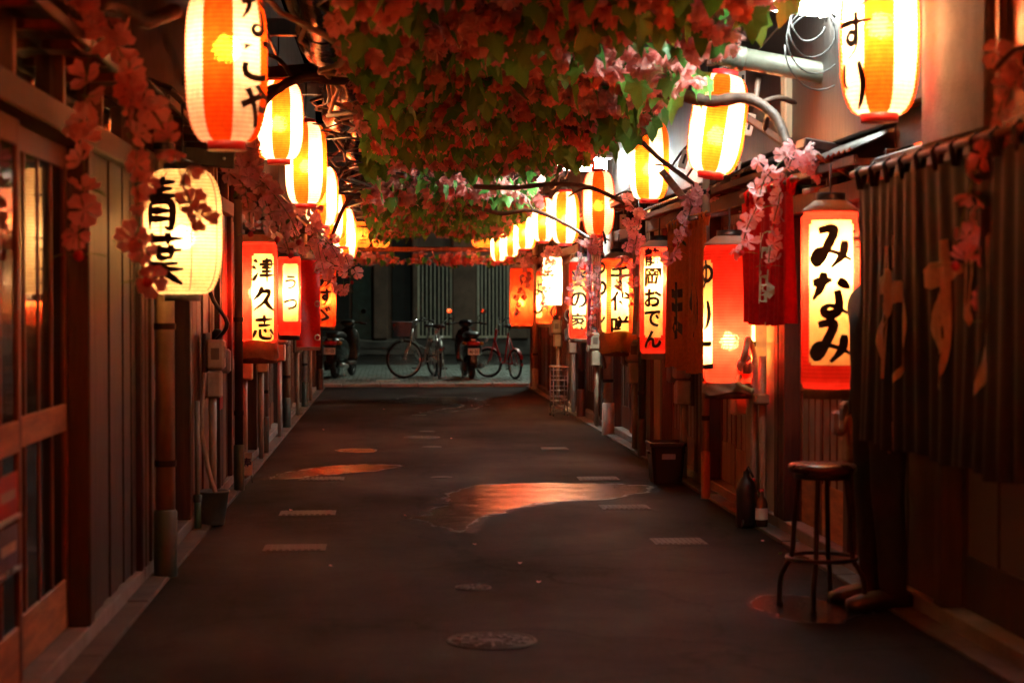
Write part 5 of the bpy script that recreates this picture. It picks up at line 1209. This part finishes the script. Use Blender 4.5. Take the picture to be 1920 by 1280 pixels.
def bicycle(x, y, rz, label, paint, r=.33, basket=False, steer=0.0, wb=1.06, bars='swept', fend=steel, low=False, rack=True, pivot='front'):
    t = thing('bicycle', label, 'bicycle', (x, y, .044), rz, group='bicycles parked across the alley mouth')
    yf, yr = (0, -wb) if pivot == 'front' else (wb, 0)
    T = lambda pts, rr, nm, m, par=t, seg=8: MB().tube(pts, rr, seg).build(nm, m, par)
    bbx = (0, yr + .42, .27); seat_t = (0, yr + .27, .78); hd_t = (0, yf - .2, .84); hd_b = (0, yf - .13, .64)
    wheel(t, yr, r, .04, spokes=28)
    fr = T(spline([hd_b, (0, yf - .3, .42), (0, yr + .55, .28), bbx], 5), .02, 'frame', paint)
    T([bbx, seat_t], .016, 'seat_tube', paint, fr); T([hd_b, hd_t], .02, 'head_tube', paint, fr)
    if not low: T(spline([(0, yf - .17, .76), (0, yf - .35, .6), (0, yr + .36, .5)], 5), .014, 'top_tube', paint, fr)
    for s in (-1, 1):
        T([(s * .05, yr, r), (s * .04, bbx[1], .27)], .009, 'chain_stay', paint, fr); T([(s * .05, yr, r), (s * .02, yr + .25, .7)], .008, 'seat_stay', paint, fr)
    T([seat_t, (0, yr + .24, .86)], .012, 'seat_post', chrome)
    sd = MB().loft([ell(0, .89, .1, .03, yr + .1), ell(0, .9, .11, .035, yr + .18), ell(0, .9, .06, .03, yr + .3), ell(0, .89, .025, .02, yr + .4)]); sd.build('saddle', black_p, t)
    # steered front end
    S = Matrix.Translation((0, yf - .1, 0)) @ Matrix.Rotation(steer, 4, 'Z') @ Matrix.Translation((0, -(yf - .1), 0))
    wheel(t, yf, r, .04, M=S, spokes=28)
    mb = MB()
    for s in (-1, 1): mb.tube(spline([(s * .045, yf, r), (s * .045, yf - .07, r + .2), (s * .03, yf - .12, .66)], 4), .011, 8, M=S)
    mb.build('fork', chrome if basket else paint, t)
    MB().tube([(0, yf - .13, .62), (0, yf - .21, .94)], .012, 8, M=S).build('stem', chrome, t)
    if bars == 'swept': hb = spline([(-.28, yf - .45, .98), (-.26, yf - .32, 1.0), (-.14, yf - .2, .96), (0, yf - .21, .93), (.14, yf - .2, .96), (.26, yf - .32, 1.0), (.28, yf - .45, .98)], 5)
    else: hb = spline([(-.27, yf - .3, 1.02), (-.2, yf - .25, 1.03), (-.09, yf - .22, .93), (0, yf - .22, .92), (.09, yf - .22, .93), (.2, yf - .25, 1.03), (.27, yf - .3, 1.02)], 5)
    MB().tube(hb, .011, 8, M=S).build('handlebar', chrome, t)
    for s in (0, -1): MB().tube([hb[s], hb[s + (4 if s == 0 else -4)]], .016, 8, M=S).build('grip', rubber, t)
    MB().lathe([(.001, -.02), (.035, 0), (.04, .04), (.001, .05)], 12, (0, yf + .02, .66), axis='y', M=S).build('lamp', steel, t)
    for (yc_, MM, a0, a1) in ((yr, Matrix(), .35, 2.9), (yf, S, .5, 2.6)):
        vs = []; fs = []; n = 18
        for i in range(n + 1):
            a = a0 + (a1 - a0) * i / n if MM is not S else .6 + (2.2) * i / n
            for wx in (-.028, 0, .028): q = r + .022 - (.008 if wx else 0); vs.append((wx, yc_ - q * math.cos(a), r + q * math.sin(a)))
        for i in range(n): b_ = 3 * i; fs += [(b_, b_ + 1, b_ + 4, b_ + 3), (b_ + 1, b_ + 2, b_ + 5, b_ + 4)]
        MB().add(vs, fs, 0, True, MM).build('mudguard', fend, t)
    MB().lathe([(.001, -.008), (.085, -.006), (.085, .006), (.001, .008)], 20, (.05, bbx[1], .27), axis='x').build('chainring', steel, t)
    for s in (-1, 1):
        T([(s * .07, bbx[1], .27), (s * .085, bbx[1] + s * .12, .27 - s * .11)], .009, 'crank', steel); MB().box(s * .09, s * .17, bbx[1] + s * .12 - .035, bbx[1] + s * .12 + .035, .26 - s * .11, .28 - s * .11, .005).build('pedal', black_p, t)
    if rack:
        mb = MB()
        for s in (-.05, 0, .05): mb.tube([(s, yr - .18, .71), (s, yr + .2, .73)], .005, 6)
        for s in (-1, 1): mb.tube([(s * .05, yr - .1, .71), (s * .06, yr, r)], .004, 6)
        mb.tube([(-.06, yr - .18, .71), (.06, yr - .18, .71)], .005, 6); mb.build('rear_rack', steel, t)
    MB().lathe([(.001, -.008), (.024, -.006), (.024, .0), (.001, .004)], 12, (0, yr - r - .012 if r < .3 else yr - .3, .5 if r > .3 else r), axis='y').build('reflector', red_p, t)
    T([(.06, yr, r), (.12, yr - .02, .004), (-.12, yr - .02, .004), (-.06, yr, r)], .007, 'kickstand', steel)
    if basket:
        rg = []; mb = MB()
        y0, z0 = yf + .0, .72
        for z, wx, d in ((0, .125, .1), (.08, .14, .112), (.16, .155, .125), (.24, .17, .135)):
            rg.append([(sx_ * wx, y0 + .04 + sy_ * d, z0 + z) for sx_, sy_ in ((-1, -.8), (-.85, -1), (.85, -1), (1, -.8), (1, .8), (.85, 1), (-.85, 1), (-1, .8))])
        vs = [p for q in rg for p in q]; fs = [tuple(range(8))]
        for i in range(3):
            for j in range(8): a, b_ = i * 8 + j, i * 8 + (j + 1) % 8; fs.append((a, b_, b_ + 8, a + 8))
        bs = MB().add(vs, fs, 0, False, S).build('basket', purple_b, t)
        mb = MB()
        for i in range(14):
            z = .015 + .016 * i; q = z / .24; wx = .126 + .046 * q; d = .101 + .036 * q
            mb.tube([(sx_ * wx, y0 + .04 + sy_ * d, z0 + z) for sx_, sy_ in ((-1, -.8), (-.85, -1), (.85, -1), (1, -.8), (1, .8), (.85, 1), (-.85, 1), (-1, .8), (-1, -.8))], .004, 5, M=S)
        mb.build('basket_weave', purple_b, bs)
        MB().tube([(sx_ * .175, y0 + .04 + sy_ * .14, z0 + .245) for sx_, sy_ in ((-1, -.8), (-.85, -1), (.85, -1), (1, -.8), (1, .8), (.85, 1), (-.85, 1), (-1, .8), (-1, -.8))], .009, 6, M=S).build('basket_rim', purple_b, bs)
        MB().box(-.04, .04, y0 + .182, y0 + .19, z0 + .18, z0 + .215, .003, M=S).build('basket_tag', red_p, bs)
    return t
p = at(763, 572, 30.2); bicycle(p.x, 30.2, math.pi - .5, 'city bicycle with grey-mauve front basket and turned front wheel', steel, basket=True, steer=-.75)
p = at(824, 572, 30.0); bicycle(p.x, 30.0, .04, 'silver bicycle seen from behind between the basket bicycle and the black scooter', steel, bars='high', pivot='rear')
p = at(966, 572, 29.7); bicycle(p.x, 29.7, .38, 'small red bicycle with black saddle at the right of the alley mouth', red_p, r=.255, wb=.95, bars='high', pivot='rear', fend=red_p, low=True, rack=False, steer=.8)
p = at(596, 572, 31.0); bicycle(p.x - .1, 31.2, .5, 'dark bicycle half hidden at the far left behind the left scooter', black_m, pivot='rear', rack=False)

# person standing behind the navy curtain
pr = thing('person', 'person in black trousers and dark jacket standing behind the navy curtain by the stool', 'person', (2.1, 7.46, 0), -1.45)
J = [((0, 0, .9), .13), ((0, 0, 1.05), .135), ((0, 0, 1.22), .15), ((0, .01, 1.36), .13), ((0, .01, 1.44), .055), ((0, -.01, 1.52), .06), ((0, -.02, 1.58), .09), ((0, -.02, 1.66), .085),
     ((-.09, 0, .84), .095), ((-.095, -.01, .5), .075), ((-.095, .005, .3), .068), ((-.095, .01, .1), .062), ((-.095, .01, .05), .06),
     ((.09, 0, .84), .095), ((.1, -.01, .5), .075), ((.1, .01, .3), .068), ((.105, .015, .1), .062), ((.105, .015, .05), .06),
     ((-.19, .01, 1.34), .062), ((-.24, .02, 1.08), .045), ((-.235, -.02, .86), .034), ((-.235, -.03, .79), .03), ((-.235, -.035, .72), .016),
     ((.19, .01, 1.34), .062), ((.24, .02, 1.08), .045), ((.235, -.02, .86), .034), ((.235, -.03, .79), .03), ((.235, -.035, .72), .016)]
E = [(0, 1), (1, 2), (2, 3), (3, 4), (4, 5), (5, 6), (6, 7), (0, 8), (8, 9), (9, 10), (10, 11), (11, 12), (0, 13), (13, 14), (14, 15), (15, 16), (16, 17), (3, 18), (18, 19), (19, 20), (20, 21), (21, 22), (3, 23), (23, 24), (24, 25), (25, 26), (26, 27)]
for s, b0 in ((-1, 21), (1, 26)):
    for k in range(3):
        J.append(((s * .235, -.035 + (k - 1) * .02, .74), .009)); J.append(((s * .23, -.037 + (k - 1) * .021, .68 + .008 * k), .008)); E += [(b0, len(J) - 2), (len(J) - 2, len(J) - 1)]
    J.append(((s * .23, -.065, .78), .01)); J.append(((s * .225, -.075, .735), .009)); E += [(b0, len(J) - 2), (len(J) - 2, len(J) - 1)]
me = bpy.data.meshes.new('body'); me.from_pydata([j[0] for j in J], E, []); bo = obj('body', me, pr)
sk = bo.modifiers.new('skin', 'SKIN'); sk.use_smooth_shade = True; bo.modifiers.new('sub', 'SUBSURF').render_levels = 2; bo.modifiers['sub'].levels = 2
for i, v in enumerate(me.skin_vertices[0].data): v.radius = (J[i][1],) * 2; v.use_root = (i == 0)
bpy.context.view_layer.update()
m2 = bpy.data.meshes.new_from_object(bo.evaluated_get(bpy.context.evaluated_depsgraph_get())); bo.modifiers.clear(); bo.data = m2
m2.materials.clear()
for m_ in (cloth_k, skin_m, rubber): m2.materials.append(m_)
for pl_ in m2.polygons:
    c = pl_.center; pl_.use_smooth = True
    pl_.material_index = (1 if (c.z > 1.45 or (abs(c.x) > .18 and c.z < .81)) else 0)
for sx_ in (-.095, .105):
    MB().loft([ell(sx_, .04, .03, .035, .1, 12), ell(sx_, .05, .045, .048, .05, 12), ell(sx_, .045, .045, .043, -.06, 12), ell(sx_, .036, .048, .034, -.14, 12), ell(sx_, .028, .03, .024, -.19, 12)]).build('shoe', black_p, pr)
MB().lathe([(.001, .0), (.098, .02), (.108, .08), (.1, .13), (.06, .17), (.001, .18)], 20, (0, .005, 1.585)).build('hair', hair_m, pr)
for s in (-.038, .038): MB().lathe([(.001, -.008), (.011, 0), (.001, .008)], 8, (s, -.108, 1.62), axis='y').build('eye', ink, pr)
MB().loft([ell(0, 1.585, .014, .012, -.105, 8), ell(0, 1.585, .01, .01, -.128, 8)]).build('nose', skin_m, pr)
MB().box(-.022, .022, -.108, -.1, 1.548, 1.554, .002).build('mouth', mat('lips', (.35, .12, .1), .5), pr)
for s in (-1, 1): MB().lathe([(.001, -.01), (.022, -.004), (.026, .004), (.001, .01)], 10, (s * .092, -.015, 1.61), axis='x').build('ear', skin_m, pr)
